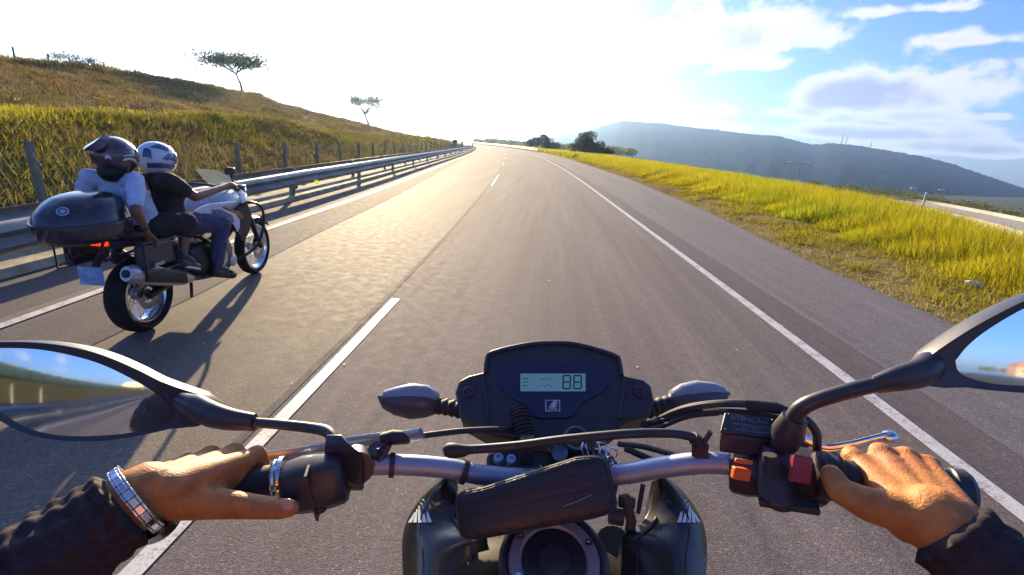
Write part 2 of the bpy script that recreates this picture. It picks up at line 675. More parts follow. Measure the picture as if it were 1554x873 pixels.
off = lambda f, d: (lambda Y: f(Y) + d)
structure('road', ribbon(off(CX, -.10), off(RX, .0), YS, 0.0), M_lane)
structure('road_left_lane', ribbon(off(LX, -.12), off(CX, -.10), YS, 0.0), M_lane2)
structure('road_shoulder_left', ribbon(off(LX, -1.0), off(LX, -.12), YS, 0.0), M_lshould)
structure('road_shoulder_strip', ribbon(off(LX, .12), lambda Y: LX(Y) + .12 + np.interp(Y, [0, 6, 15, 40], [.8, .75, .6, .3]), YS, .004), M_lshould)
structure('road_seam', ribbon(off(RX, .0), off(RX, .42), YS, 0.0), M_seam)
structure('road_shoulder_right', ribbon(off(RX, .42), lambda Y: RX(Y) + np.interp(Y, [0, 8, 15, 30, 60, 320], [2.0, 2.15, 2.75, 3.3, 3.6, 3.6]), YS, -.004), M_should)
structure('edge_line_right', ribbon(off(RX, -.11), off(RX, .0), YS, .005), M_line)
structure('edge_line_left', ribbon(off(LX, -.0), off(LX, .09), YS, .009), M_line)
mb = MB()
for y0, y1 in ((-60, -57), (-48, -45), (-36, -33), (-24, -21), (-12, -9), (-2.5, 4.35), (17.6, 24.2), (35, 41), (50, 56), (65, 71), (80, 86), (95, 101)):
    ribbon(off(CX, -.040), off(CX, .040), np.linspace(y0, y1, 8), .005, mb=mb)
structure('lane_line', mb, M_line)
# construction joint along the centre of the carriageway
structure('road_joint', ribbon(off(CX, -.125), off(CX, -.075), YS, .003), M_seam)
# chipped marks on the asphalt
mb = MB()
for _ in range(90):
    y = random.uniform(2, 34)
    x = random.uniform(float(LX(y)) + .6, float(RX(y)) + 1.6)
    r = random.uniform(.006, .016)
    ang = [(x + r * math.cos(a) * random.uniform(.5, 1.2), y + r * 1.3 * math.sin(a) * random.uniform(.5, 1.2), .006) for a in np.linspace(0, 2 * math.pi, 7)[:-1]]
    mb.add(ang, [tuple(range(6))])
tag(mb.build('road_grit', mat('pale_grit', (.55, .52, .45), .7)), kind='stuff')

mb = MB()
yk = np.concatenate([np.arange(-100, 60, 1.0), np.arange(60, 321, 4.0)])
ribbon(off(LX, -1.16), off(LX, -1.16 + .0), yk, .0, .10, mb)
ribbon(off(LX, -1.16), off(LX, -1.02), yk, .10, .09, mb)
ribbon(off(LX, -1.02), off(LX, -1.0), yk, .09, .0, mb)
structure('kerb', mb, M_conc)

# ================================================================= TERRAIN
def fbm(x, y, seed=0, octv=4):
    r = 0
    g = np.random.default_rng(seed)
    for o in range(octv):
        for _ in range(3):
            a = g.uniform(0, 2 * np.pi); ph = g.uniform(0, 6.28); k = 2.0 ** o * g.uniform(.8, 1.25)
            r = r + np.sin((x * np.cos(a) + y * np.sin(a)) * k + ph + 1.3 * np.sin(x * k * .43 * np.sin(a) + y * .61 * k * np.cos(a) + ph)) / (1.7 ** o)
    return r / 3


def zcrest(Y): return np.interp(Y, [-400, -60, 0, 20, 29.6, 35, 44, 53, 65, 80, 95, 129, 180, 320], [3, 4.0, 4.0, 4.2, 4.45, 4.85, 5.2, 5.25, 5.0, 4.0, 2.4, 1.25, .9, .9])
def zbench(Y): return np.interp(Y, [-400, 0, 10, 15, 19, 24, 31, 60, 100, 320], [1.2, 1.3, 1.33, 1.58, 1.72, 1.62, 1.42, 1.4, 1.15, 1.1])


def zl(u, Y):
    """left bank height; u = distance left of the guard rail"""
    zb, zc = zbench(Y), zcrest(Y)
    z = np.where(u < 2.0, -.02, 0)
    z = np.where((u >= 2.0) & (u < 3.2), (u - 2.0) / 1.2 * .40 - .02, z)
    z = np.where((u >= 3.2) & (u < 6.4), .38 + (zb - .38) * (u - 3.2) / 3.2, z)
    z = np.where((u >= 6.4) & (u < 8.5), zb, z)
    v = np.clip((u - 8.5) / 19.5, 0, 1)
    z = np.where((u >= 8.5) & (u < 28), zb + (zc - zb) * v ** .92, z)
    z = np.where((u >= 28) & (u < 45), zc - (u - 28) * .06, z)
    z = np.where((u >= 45) & (u < 200), (zc - 1.02) + (0.0 - zc + 1.02) * (u - 45) / 155, z)
    z = np.where(u >= 200, 0.0, z)
    n = fbm(u * .9, Y * .5, 3) * .10 + fbm(u * .17, Y * .12, 5) * .16
    return z + n * np.clip((u - 2.4) / 3, 0, 1)


UL = np.concatenate([np.array([0, .05, 1, 1.9, 2.2]), np.arange(2.6, 30, .45), np.arange(30, 60, 3.), [70, 90, 120, 160, 200, 400, 1000, 2000, 3400]])
YT = np.concatenate([[-2000, -1000, -500, -300, -200, -120, -80, -50, -30, -20, -12], np.arange(-6, 60, .7), np.arange(60, 330, 5.), [350, 400, 500, 700, 1000, 2000, 3400]])


def yx(f, Y):
    return f(np.clip(Y, -400, 320)) + np.clip(Y - 320, 0, 9000) * -.15


def grid(U, Yv, fx, fz):
    A, B = np.meshgrid(U, Yv)
    X = fx(A, B); Z = fz(A, B)
    V = np.stack([X, B, Z], -1).reshape(-1, 3)
    m, n = A.shape
    i = np.arange(m - 1)[:, None] * n + np.arange(n - 1)[None, :]
    F = np.stack([i, i + 1, i + n + 1, i + n], -1).reshape(-1, 4)
    return V, F


M_bank = terrain_mat('left_bank_earth', ((.135, .090, .030), (.105, .085, .020), (.17, .135, .030)), (.35, 3.0), .4, 7)
V, F = grid(UL, YT, lambda u, Y: yx(railx, Y) - u, lambda u, Y: zl(u, np.clip(Y, -400, 320)) - .02 * (u < .02) - np.where(u < .06, .03, 0))
o = scatter_mesh('hillside', V, F[:, ::-1], np.zeros(len(F)), M_bank)
o.data.shade_smooth()
tag(o, kind='structure')


def edger(Y): return np.interp(Y, [0, 8, 15, 30, 60, 320], [2.0, 2.15, 2.75, 3.3, 3.6, 3.6])   # paved edge, from the right line
def crestu(Y): return np.interp(Y, [-60, 0, 5, 9.6, 15, 22, 35, 60, 320], [7, 6.0, 6.0, 6.7, 9.0, 10.4, 11.2, 12.5, 14])


def zr(u, Y):
    e, c = edger(Y), crestu(Y)
    z = np.where(u < e, -.03, -.03 + .10 * np.clip((u - e) / 1.5, 0, 1))
    z = np.where(u > c, .07 - (u - c) * .46, z)
    zv = -6.4 - np.clip(u - c - 14, 0, 400) * .062 - np.clip(u - 450, 0, 2000) * .012
    z = np.where(u > c + 14, zv, z)
    z = np.maximum(z, np.where(u > c, zv, -99))
    n = fbm(u * 1.1, Y * .8, 8) * .035 * np.clip((u - e) / 1, 0, 1) + fbm(u * .15, Y * .12, 9) * .35 * np.clip((u - c - 2) / 8, 0, 1)
    # beyond the bend the land rises back to the road level
    k = np.clip((Y - 110) / 150, 0, 1) * np.clip(1 - (u - 60) / 200, 0, 1)
    return z * (1 - k) + (.1) * k + n


UR = np.concatenate([[1.6, 1.9], np.arange(2.2, 14, .35), np.arange(14, 40, 1.5), [45, 55, 70, 90, 120, 160, 220, 300, 400, 550, 800, 1500, 2400, 3400]])
M_verge = terrain_mat('right_verge_soil', ((.20, .155, .03), (.17, .14, .02), (.26, .20, .06)), (.6, 5.0), .7, 14)
V, F = grid(UR, YT, lambda u, Y: yx(RX, Y) + u, lambda u, Y: zr(u, np.clip(Y, -400, 320)))
o = scatter_mesh('ground', V, F, np.zeros(len(F)), M_verge)
o.data.materials.append(terrain_mat('valley_pasture', ((.055, .070, .022), (.075, .085, .028), (.11, .10, .04)), (.03, .25), .5, 1.5))
fc_ = V[F].mean(1)
o.data.polygons.foreach_set('material_index', ((fc_[:, 0] - yx(RX, fc_[:, 1])) > 22).astype(np.int32))
o.data.shade_smooth()
tag(o, kind='structure')

# ----- grass on the right verge
M_gr = leafy('tall_grass_blades', .62, .6, (.255, .225, .010), (.44, .39, .013), hue=(.30, .33, .012))
M_dry = leafy('dry_straw', .35, .7, (.26, .19, .08), (.48, .38, .19))
M_low = leafy('low_verge_grass', .5, .6, (.19, .165, .012), (.35, .30, .018))


def verge_points(n, umin, umax, ylo, yhi, pw=1.6):
    Y = ylo + (yhi - ylo) * RNG.uniform(0, 1, n) ** pw
    a, b = umin(Y), umax(Y)
    u = a + (b - a) * RNG.uniform(0, 1, n)
    return u, Y


tallu = lambda Y: np.interp(Y, [0, 6.6, 8.2, 11.5, 18, 29, 64, 320], [3.7, 3.7, 3.9, 4.4, 4.7, 4.6, 4.6, 4.6]) + .35 * np.sin(Y * 1.7) * .5 + .2 * np.sin(Y * 4.1)
u, Y = verge_points(230000, tallu, lambda Y: crestu(Y) + 2.5, -3, 75, 1.7)
cl = fbm(u * 2.2, Y * 2.2, 21)
H = (.50 + .05 * cl + RNG.uniform(0, .26, len(u))) * np.clip((u - tallu(Y)) / 1.8 + .25, .25, 1.0)
P = np.stack([RX(Y) + u, Y, zr(u, Y) - .03], 1)
V1, F1, r1 = blades(P, np.maximum(H, .12), np.interp(Y, [0, 10, 30, 75], [.006, .009, .024, .06]), .55, (-.06, .0))
o = scatter_mesh('tall_grass', V1, F1, r1, M_gr)
tag(o, kind='stuff')
u, Y = verge_points(60000, tallu, lambda Y: crestu(Y) + 5, 70, 300, 1.2)
H = RNG.uniform(.35, .95, len(u))
P = np.stack([RX(Y) + u, Y, zr(u, Y) - .03], 1)
V1, F1, r1 = blades(P, H, np.full(len(u), .14), .5)
tag(scatter_mesh('far_grass', V1, F1, r1, M_gr), kind='stuff')
u, Y = verge_points(85000, lambda Y: edger(Y) + .35, lambda Y: tallu(Y) + 1.0, -3, 60, 1.7)
H = RNG.uniform(.03, .13, len(u)) * (1 + .5 * fbm(u * 3, Y * 3, 31))
keep = fbm(u * 1.6, Y * 1.3, 30) + np.clip((u - edger(Y)) * .9, 0, 2) > .55
u, Y, H = u[keep], Y[keep], np.maximum(H[keep], .02)
P = np.stack([RX(Y) + u, Y, zr(u, Y) - .01], 1)
V1, F1, r1 = blades(P, H, np.interp(Y, [0, 10, 30, 60], [.009, .012, .03, .06]), 1.0)
tag(scatter_mesh('verge_grass', V1, F1, r1, M_low), kind='stuff')
u, Y = verge_points(52000, lambda Y: edger(Y) - .06 + .06 * np.sin(Y * 2.3) + .04 * np.sin(Y * 7), lambda Y: tallu(Y) + .1, -3, 60, 1.7)
keep = RNG.uniform(0, 1, len(u)) < np.exp(-(u - edger(Y)) * 1.0)
u, Y = u[keep], Y[keep]
P = np.stack([RX(Y) + u, Y, zr(u, Y) + .0], 1)
V1, F1, r1 = blades(P, RNG.uniform(.02, .07, len(u)), np.interp(Y, [0, 10, 30, 60], [.008, .012, .03, .06]), 2.2)
tag(scatter_mesh('dry_grass_litter', V1, F1, r1, M_dry), kind='stuff')

# ----- left bank vegetation
M_bk = leafy('bank_grass', .5, .8, (.135, .105, .038), (.25, .20, .055), hue=(.21, .19, .025))
M_bl = leafy('bench_grass', .6, .6, (.22, .21, .010), (.42, .38, .014))


def left_points(n, u0, u1, y0, y1, pw=1.4):
    Y = y0 + (y1 - y0) * RNG.uniform(0, 1, n) ** pw
    return RNG.uniform(u0, u1, n), Y


u, Y = left_points(200000, 2.3, 28, 1, 110)
keep = fbm(u * .8, Y * .8, 41) + RNG.normal(0, .5, len(u)) > -.5
u, Y = u[keep], Y[keep]
P = np.stack([railx(Y) - u, Y, zl(u, Y) - .03], 1)
Hh = RNG.uniform(.06, .26, len(u)) * (1 + .5 * fbm(u, Y, 42))
for sel, nm, mm in ((u > 8.6, 'upper_bank_grass', leafy('upper_bank_grass', .45, .8, (.105, .068, .034), (.21, .145, .055), hue=(.15, .12, .03))), (u <= 8.6, 'bank_grass', M_bk)):
    V1, F1, r1 = blades(P[sel], Hh[sel], np.interp(Y[sel], [0, 10, 40, 110], [.015, .02, .06, .12]), 1.1)
    tag(scatter_mesh(nm, V1, F1, r1, mm), kind='stuff')
u, Y = left_points(60000, 2.4, 7.0, 1, 60)
P = np.stack([railx(Y) - u, Y, zl(u, Y) - .02], 1)
V1, F1, r1 = blades(P, RNG.uniform(.08, .30, len(u)), np.interp(Y, [0, 10, 40, 110], [.013, .02, .05, .1]), 1.3)
tag(scatter_mesh('foot_scrub', V1, F1, r1, M_bk), kind='stuff')
u, Y = left_points(34000, 5.7, 8.6, 6, 75)
keep = RNG.uniform(0, 1, len(u)) < np.where(Y < 13, .95, .30 + .35 * (fbm(u * .6, Y * .35, 44) > .25))
u, Y = u[keep], Y[keep]
P = np.stack([railx(Y) - u, Y, zl(u, Y) - .03], 1)
V1, F1, r1 = blades(P, RNG.uniform(.10, .38, len(u)) * np.interp(Y, [9, 15], [1.0, .6]), np.interp(Y, [0, 10, 40, 110], [.015, .02, .05, .12]), .8)
tag(scatter_mesh('bench_grass', V1, F1, r1, M_bl), kind='stuff')
u, Y = left_points(26000, 26, 31, 12, 110, 1.1)
P = np.stack([railx(Y) - u, Y, zl(u, Y) - .03], 1)
V1, F1, r1 = blades(P, RNG.uniform(.1, .55, len(u)) * np.clip(1.0 + .8 * fbm(u * .5, Y * .5, 47), .3, 2), np.interp(Y, [0, 10, 40, 110], [.03, .04, .07, .12]), .8)
tag(scatter_mesh('crest_grass', V1, F1, r1, M_bk), kind='stuff')
# low leafy scrub on the bank
Cs = []
for _ in range(420):
    y = 2 + 90 * random.random() ** 1.3
    uu = random.choice([random.uniform(3, 8), random.uniform(8, 28), random.uniform(26.5, 29)])
    r = random.uniform(.12, .38) * (1 + y / 90)
    n = int(60 + 60 * random.random())
    d = RNG.normal(0, .45, (n, 3)) * r
    d[:, 2] = np.abs(d[:, 2]) * 1.0
    Cs.append(np.array([[float(railx(y)) - uu, y, float(zl(np.array(uu), np.array(y)))]]) + d)
C = np.concatenate(Cs)
V1, F1, r1 = leaves(C, np.interp(C[:, 1], [0, 20, 100], [.03, .05, .10]))
tag(scatter_mesh('bank_scrub', V1, F1, r1, leafy('scrub_leaves', .4, .6, (.10, .09, .018), (.26, .22, .03))), kind='stuff')

# ================================================================= PIXEL-TO-PLACE HELPERS
def ray(px, py):
    return RC @ Vector(((px - 777) / FPX, -(py - 436.5) / FPX, -1))


def at_y(px, py, Y):
    d = ray(px, py)
    return CAM + d * ((Y - CAM.y) / d.y)


# ================================================================= MOUNTAIN
prof = [(700, 226), (760, 222), (820, 214), (850, 207), (885, 200), (915, 190), (945, 183), (1000, 187), (1050, 193), (1100, 199), (1180, 207), (1225, 218), (1240, 220), (1262, 217), (1290, 219), (1340, 228), (1400, 237), (1450, 250),
        (1480, 261), (1520, 274), (1554, 285), (1620, 303), (1700, 322), (1800, 340), (1950, 360)]
azs, els = [], []
for px, py in prof:
    d = ray(px, py).normalized()
    azs.append(math.atan2(d.x, d.y)); els.append(math.asin(d.z))
A = np.linspace(azs[0], azs[-1], 520)
E_ = np.interp(A, azs, els)
D = 2300.0
ridge = np.tan(E_) * D + CAM.z
ks = np.linspace(0, 1, 46)
ks = np.concatenate([ks, [1.06, 1.2]])
VV = []
for k in ks:
    dist = 620 + (D - 620) * k
    base = -60.0
    w = np.clip(k, 0, 1) ** 1.15
    z = base + (ridge - base) * w
    gul = fbm(A * 38 + k * .6, k * 5 + 0 * A, 61, 5)
    z = z + gul * 7 * np.sin(np.pi * min(k, 1)) ** .8 * np.clip((ridge - base) / 200, .2, 1)
    if abs(k - 1) < 1e-6: z = z + RNG.normal(0, 1.5, len(A)) + fbm(A * 60, 0 * A, 62, 3) * 2.0
    if k > 1: z = base + (ridge - base) * (1 - (k - 1) * 4.5)
    VV.append(np.stack([np.sin(A) * dist + CAM.x, np.cos(A) * dist, z], -1))
VV = np.array(VV)
m_, n_ = VV.shape[:2]
i = np.arange(m_ - 1)[:, None] * n_ + np.arange(n_ - 1)[None, :]
F = np.stack([i, i + 1, i + n_ + 1, i + n_], -1).reshape(-1, 4)
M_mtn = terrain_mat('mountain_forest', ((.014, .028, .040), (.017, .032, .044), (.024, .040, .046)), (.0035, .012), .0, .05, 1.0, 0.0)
o = scatter_mesh('mountain', VV.reshape(-1, 3), F, np.zeros(len(F)), M_mtn)
o.data.shade_smooth()
tag(o, kind='structure')

M_mast = mat('mast_steel', (.20, .20, .22), .6, .6)
# radio masts standing on the ridge
for px, py, h, lab in ((1277, 217, 34, 'lattice radio mast on the mountain ridge, leftmost and tallest of the three'), (1283, 219, 28, 'thick lattice radio mast on the ridge, middle of the three'),
                       (1320, 225, 22, 'small thin radio mast on the ridge, set apart to the right')):
    d = ray(px, py)
    s_ = (D - 10) / math.hypot(d.x, d.y)
    p = CAM + d * s_
    r = empty('radio_mast', (p.x, p.y, p.z - 6), lab, 'mast', 'radio masts on the mountain ridge')
    mb = MB()
    H_ = h + 4
    for sx, sy in ((-1, -1), (1, -1), (1, 1), (-1, 1)):
        mb.tube([(sx * 2.4, sy * 2.4, 0), (sx * .7, sy * .7, H_)], .45, 5)
    for k in range(9):
        z0, z1 = H_ * k / 9, H_ * (k + 1) / 9
        w0, w1 = 2.4 - 1.7 * k / 9, 2.4 - 1.7 * (k + 1) / 9
        mb.tube([(-w0, -w0, z0), (w1, -w1, z1)], .3, 4)
        mb.tube([(w0, -w0, z0), (w1, w1, z1)], .3, 4)
        mb.tube([(w0, w0, z0), (-w1, w1, z1)], .3, 4)
    mb.build('lattice', M_mast, r)
    for k in range(3):
        MB().box((0, -1.4, H_ * (.6 + .15 * k)), (3.2, 1.4, 2.6)).build('antenna', M_mast, r)
    MB().tube([(0, 0, H_), (0, 0, H_ + 8)], .3, 5).build('aerial', M_mast, r)

# ================================================================= AIR
hz = MB().box((0, 700, 82), (7600, 5600, 400)).build('haze', bpy.data.materials.new('haze_air'), smooth=False)
hm = hz.data.materials[0]
hm.use_nodes = True
t = NT(hm.node_tree)
pv = t.n('ShaderNodeVolumePrincipled')
pv.inputs['Color'].default_value = (.42, .64, 1.0, 1)
pv.inputs['Density'].default_value = HAZE
pv.inputs['Anisotropy'].default_value = .72
ow = t.n('ShaderNodeOutputMaterial')
t.l(pv.outputs[0], ow.inputs['Volume'])
tag(hz, kind='stuff')

# ================================================================= RIGHT VALLEY
M_wood = leafy('valley_leaves', .35, .7, (.075, .095, .018), (.19, .20, .035))
Cs = []
for k in range(430):
    a = rad(random.uniform(27, 62))
    dist = random.uniform(80, 330) if k % 2 else random.uniform(74, 130)
    x, Y = math.sin(a) * dist, math.cos(a) * dist
    u = x - float(RX(min(Y, 320)))
    z = float(zr(np.array(u), np.array(Y)))
    r = random.uniform(1.7, 3.4) * (1 + dist / 300) * min(1, (math.degrees(a) - 18) / 18)
    n = 380
    d = RNG.normal(size=(n, 3)); d /= np.linalg.norm(d, axis=1)[:, None]
    d *= (r * RNG.uniform(.55, 1.0, n) ** .5)[:, None]
    d[:, 2] = d[:, 2] * .62
    Cs.append(np.array([[x, Y, z + r * .35]]) + d)
C = np.concatenate(Cs)
V1, F1, r1 = leaves(C, np.full(len(C), .36))
tag(scatter_mesh('valley_woodland', V1, F1, r1, M_wood), kind='stuff')
# pale concrete side road down the embankment
def ground_at(px, py, z):
    d = RC @ Vector(((px - 777) / FPX, -(py - 436.5) / FPX, -1))
    return CAM + d * ((z - CAM.z) / d.z)


far_, near_ = [], []
for px, y0, y1 in ((1200, 290, 291), (1260, 296, 297), (1310, 299.5, 301), (1354, 302.5, 305.5), (1420, 311, 316.5), (1490, 324, 332), (1554, 337, 350), (1640, 355, 376)):
    far_.append(ground_at(px, y0, -3.0)); near_.append(ground_at(px, y1 + 2, -3.0))
far_, near_ = catmull(far_, 5), catmull(near_, 5)
mb = MB()
vs = []
for a, b in zip(far_, near_):
    vs += [a + Vector((0, 0, -7)) + (a - b) * .3, a + (a - b) * .04 + Vector((0, 0, .4)), a + Vector((0, 0, .4)), a, b, b + Vector((0, 0, -7)) - (a - b) * .6]
mb.add(vs, [(6 * i + k, 6 * i + k + 1, 6 * i + k + 7, 6 * i + k + 6) for i in range(len(far_) - 1) for k in range(5)])
structure('side_road', mb, mat('pale_concrete_road', (.36, .34, .30), .85, var=.10, nscale=3, col2=(.32, .30, .26), c2scale=.2), recalc=False)
M_pole = mat('galvanised_pole', (.5, .5, .47), .55, .5)
M_lamp = mat('lamp_white', (.75, .75, .75), .4)
for px, py, dist, hh, lab in ((1213, 249, 60, 9.0, 'double-armed street lamp rising behind the tall grass at the foot of the mountain'), (1407, 291, 46, 8.0, 'shorter double-armed street lamp beside the pale side road')):
    d = ray(px, py)
    p = CAM + d * (dist / math.hypot(d.x, d.y))
    r = empty('street_lamp', (p.x, p.y, p.z - hh), lab, 'street lamp', 'street lamps in the valley')
    MB().tube([(0, 0, 0), (0, 0, hh)], [.10, .06], 8).build('pole', M_pole, r)
    MB().tube([(-.8, 0, hh + .15), (0, 0, hh), (.8, 0, hh + .15)], .035, 6).build('arm', M_pole, r)
    for sx in (-1, 1):
        MB().box((sx * .95, 0, hh + .17), (.45, .18, .09)).build('lamp_head', M_lamp, r, bevel=.05)


# ================================================================= TREES
def umbrella_tree(p, h, w, label, lean=0.0, seed=1, dense=1.0, green=(.035, .045, .018), group=None, name='tree', flat=.12):
    g = random.Random(seed)
    r = empty(name, p, label, 'tree', group)
    mb = MB()
    top = Vector((lean * h, 0, h * .52))
    mb.tube([(0, 0, -.3), (lean * h * .3, .02 * h, h * .25), top], [h * .045, h * .034, h * .024], 7, smooth=4)
    tips = []
    for k in range(8):
        a = 2 * math.pi * k / 8 + g.uniform(-.3, .3)
        e = top + Vector((math.cos(a) * w * .5 * g.uniform(.5, .95), math.sin(a) * w * .5 * g.uniform(.5, .95), h * g.uniform(.22, .42)))
        midp = top.lerp(e, .5) + Vector((0, 0, h * .02))
        mb.tube([top, midp, e], [h * .020, h * .014, h * .008], 5, smooth=3)
        tips += [e, midp.lerp(e, .6) + Vector((g.uniform(-1, 1), g.uniform(-1, 1), .3)) * w * .08]
        for q in range(2):
            e2 = e + Vector((g.uniform(-1, 1), g.uniform(-1, 1), g.uniform(-.1, .35))) * w * .16
            mb.tube([midp.lerp(e, .5), e2], [h * .009, h * .006], 4)
            tips.append(e2)
    mb.build('trunk', mat('tree_bark', (.09, .075, .06), .9, bump=.5, bscale=20), r)
    C = []
    for tpt in tips:
        n = int(240 * dense)
        s = w * g.uniform(.07, .13)
        d = RNG.normal(0, 1, (n, 3)) * np.array([s, s, s * flat * 5])
        C.append(np.array([tuple(tpt)]) + d)
    C = np.concatenate(C)
    V1, F1, r1 = leaves(C, np.full(len(C), w * .014))
    scatter_mesh('crown', V1, F1, r1, leafy(name + '_leaves_%d' % seed, .35, .6, green, tuple(c * 2.2 for c in green)), r)
    return r


def bushy_tree(p, r_, label, seed=1, green=(.022, .028, .014), zs=.75, group=None, name='bushy_tree', n=5200, sx=1.0):
    g = random.Random(seed)
    r = empty(name, p, label, 'tree', group)
    mb = MB()
    for k in range(5):
        a = g.uniform(0, 6.28)
        mb.tube([(0, 0, -.3), (math.cos(a) * r_ * .2, math.sin(a) * r_ * .2, r_ * .4), (math.cos(a) * r_ * .5, math.sin(a) * r_ * .5, r_ * .9)], [r_ * .06, r_ * .04, r_ * .015], 6, smooth=3)
    mb.build('trunk', mat('tree_bark', (.09, .075, .06), .9, bump=.5, bscale=20), r)
    C = []
    for k in range(26):
        d = Vector((g.gauss(0, 1), g.gauss(0, 1), g.gauss(0, .8))).normalized() * r_ * g.uniform(.3, .78)
        c = np.array([[d.x * sx, d.y, abs(d.z) * zs + r_ * .42]])
        q = RNG.normal(size=(n // 26, 3)); q /= np.linalg.norm(q, axis=1)[:, None]
        C.append(c + q * r_ * g.uniform(.2, .34) * (RNG.uniform(.4, 1, (n // 26, 1)) ** .5) * np.array([[1, 1, .8]]))
    C = np.concatenate(C)
    V1, F1, r1 = leaves(C, np.full(len(C), r_ * .045))
    scatter_mesh('crown', V1, F1, r1, leafy(name + '_lf%d' % seed, .25, .6, green, tuple(c * 2.0 for c in green)), r)
    return r


def on_left(Y, u):
    return Vector((float(railx(Y)) - u, Y, float(zl(np.array(float(u)), np.array(float(Y))))))


def crest_at(px):
    """place on the bank's crest seen under pixel column px"""
    for Y in np.arange(15, 140, .5):
        p = on_left(Y, 28)
        q = RC.transposed() @ (p - CAM)
        if 777 + FPX * q.x / -q.z >= px:
            return p, -q.z
    return p, -q.z


p, dz = crest_at(367)
umbrella_tree(p, 50 * dz / FPX * 1.05, 100 * dz / FPX, 'flat-topped tree with a slender leaning trunk on the hill crest', -.14, 4, .85)
p, dz = crest_at(562)
umbrella_tree(p, 54 * dz / FPX, 62 * dz / FPX, 'wispy hazy tree lower on the hill crest, nearest to the sun', -.15, 9, .8, (.05, .055, .025))
p, dz = crest_at(112)
umbrella_tree(p, 13 * dz / FPX, 60 * dz / FPX, 'low spreading bush with bare twigs on the hill crest behind the riders', 0, 12, .35, name='crest_bush')
# fence posts on the crest
M_wpost = mat('weathered_post', (.16, .17, .14), .9, var=.3, nscale=8)
for px, hp, lab in ((20, 12, 'dark fence post standing on the hill crest, leftmost and tallest'), (71, 7, 'short fence post on the hill crest beside the low bush')):
    p, dz = crest_at(px)
    r = empty('crest_post', p, lab, 'post', 'fence posts on the hill crest')
    h = hp * dz / FPX + .35
    MB().tube([(0, 0, -.3), (0, 0, h)], .06, 7).build('post', M_wpost, r)
    MB().tube([(-.08, 0, h * .8), (.08, 0, h * .8)], .02, 5).build('wire_staple', M_wpost, r)

# trees beyond the bend
for px, py, dist, rr, lab, sd, zs in (
        (889, 238, 95, 4.1, 'dark round tree at the right edge of the road before the mountain', 21, .8),
        (820, 228, 150, 4.6, 'hazy grey bushy tree beside the bend of the road', 22, .7),
        (912, 240, 90, 2.4, 'low dark bush trailing down right of the dark round tree', 23, .6),
        (835, 230, 130, 3.0, 'small olive bush in front of the hazy grey tree', 24, .6)):
    d = ray(px, py)
    p = CAM + d * (dist / math.hypot(d.x, d.y))
    bushy_tree((p.x, p.y, p.z - .2), rr, lab, sd, zs=zs, group='trees by the bend')
Cs = []
for k in range(260):
    a = random.uniform(-.16, .16)
    dist = random.uniform(330, 620)
    r = random.uniform(2.5, 5.5)
    n = 60
    d = RNG.normal(size=(n, 3)); d /= np.linalg.norm(d, axis=1)[:, None]
    d *= r * RNG.uniform(.5, 1, (n, 1))
    d[:, 2] *= .7
    Cs.append(np.array([[math.sin(a) * dist, math.cos(a) * dist, 1.0]]) + d)
C = np.concatenate(Cs)
V1, F1, r1 = leaves(C, np.full(len(C), 1.1))
tag(scatter_mesh('far_treeline', V1, F1, r1, M_wood), kind='stuff')
# lone gate post on the far bank
p = at_y(690, 217, 75)
r = empty('far_tree_stump', (p.x, p.y, p.z - .9), 'small dark stub standing on the far bank near the bend', 'stump')
MB().tube([(0, 0, -.5), (0, 0, 1.0)], [.3, .22], 7).build('trunk', M_wpost, r)
MB().box((.05, 0, 1.12), (.75, .5, .45)).build('crown', M_wpost, r, bevel=.12)

# ================================================================= GUARD RAILS
M_steel = mat('galvanised_steel', (.27, .27, .27), .55, .45, var=.18, nscale=9, bump=.1, bscale=60, col2=(.20, .19, .18), c2scale=2.5, aniso=(1, .25, 1))
M_steeld = mat('galvanised_post', (.30, .29, .26), .6, .5, var=.2, nscale=15)
M_yrefl = mat('yellow_reflector', (.85, .75, .02), .35, emit=(.9, .8, .0, .25))
WP = [(.00, .155), (.030, .135), (.075, .10), (.080, .07), (.035, .035), (.005, .0), (.035, -.035), (.080, -.07), (.075, -.10), (.030, -.135), (.0, -.155)]


def zrail(y, zc):
    return zc - .15 * float(np.interp(y, [0, 3, 11, 20], [1, 1, .2, 0]))


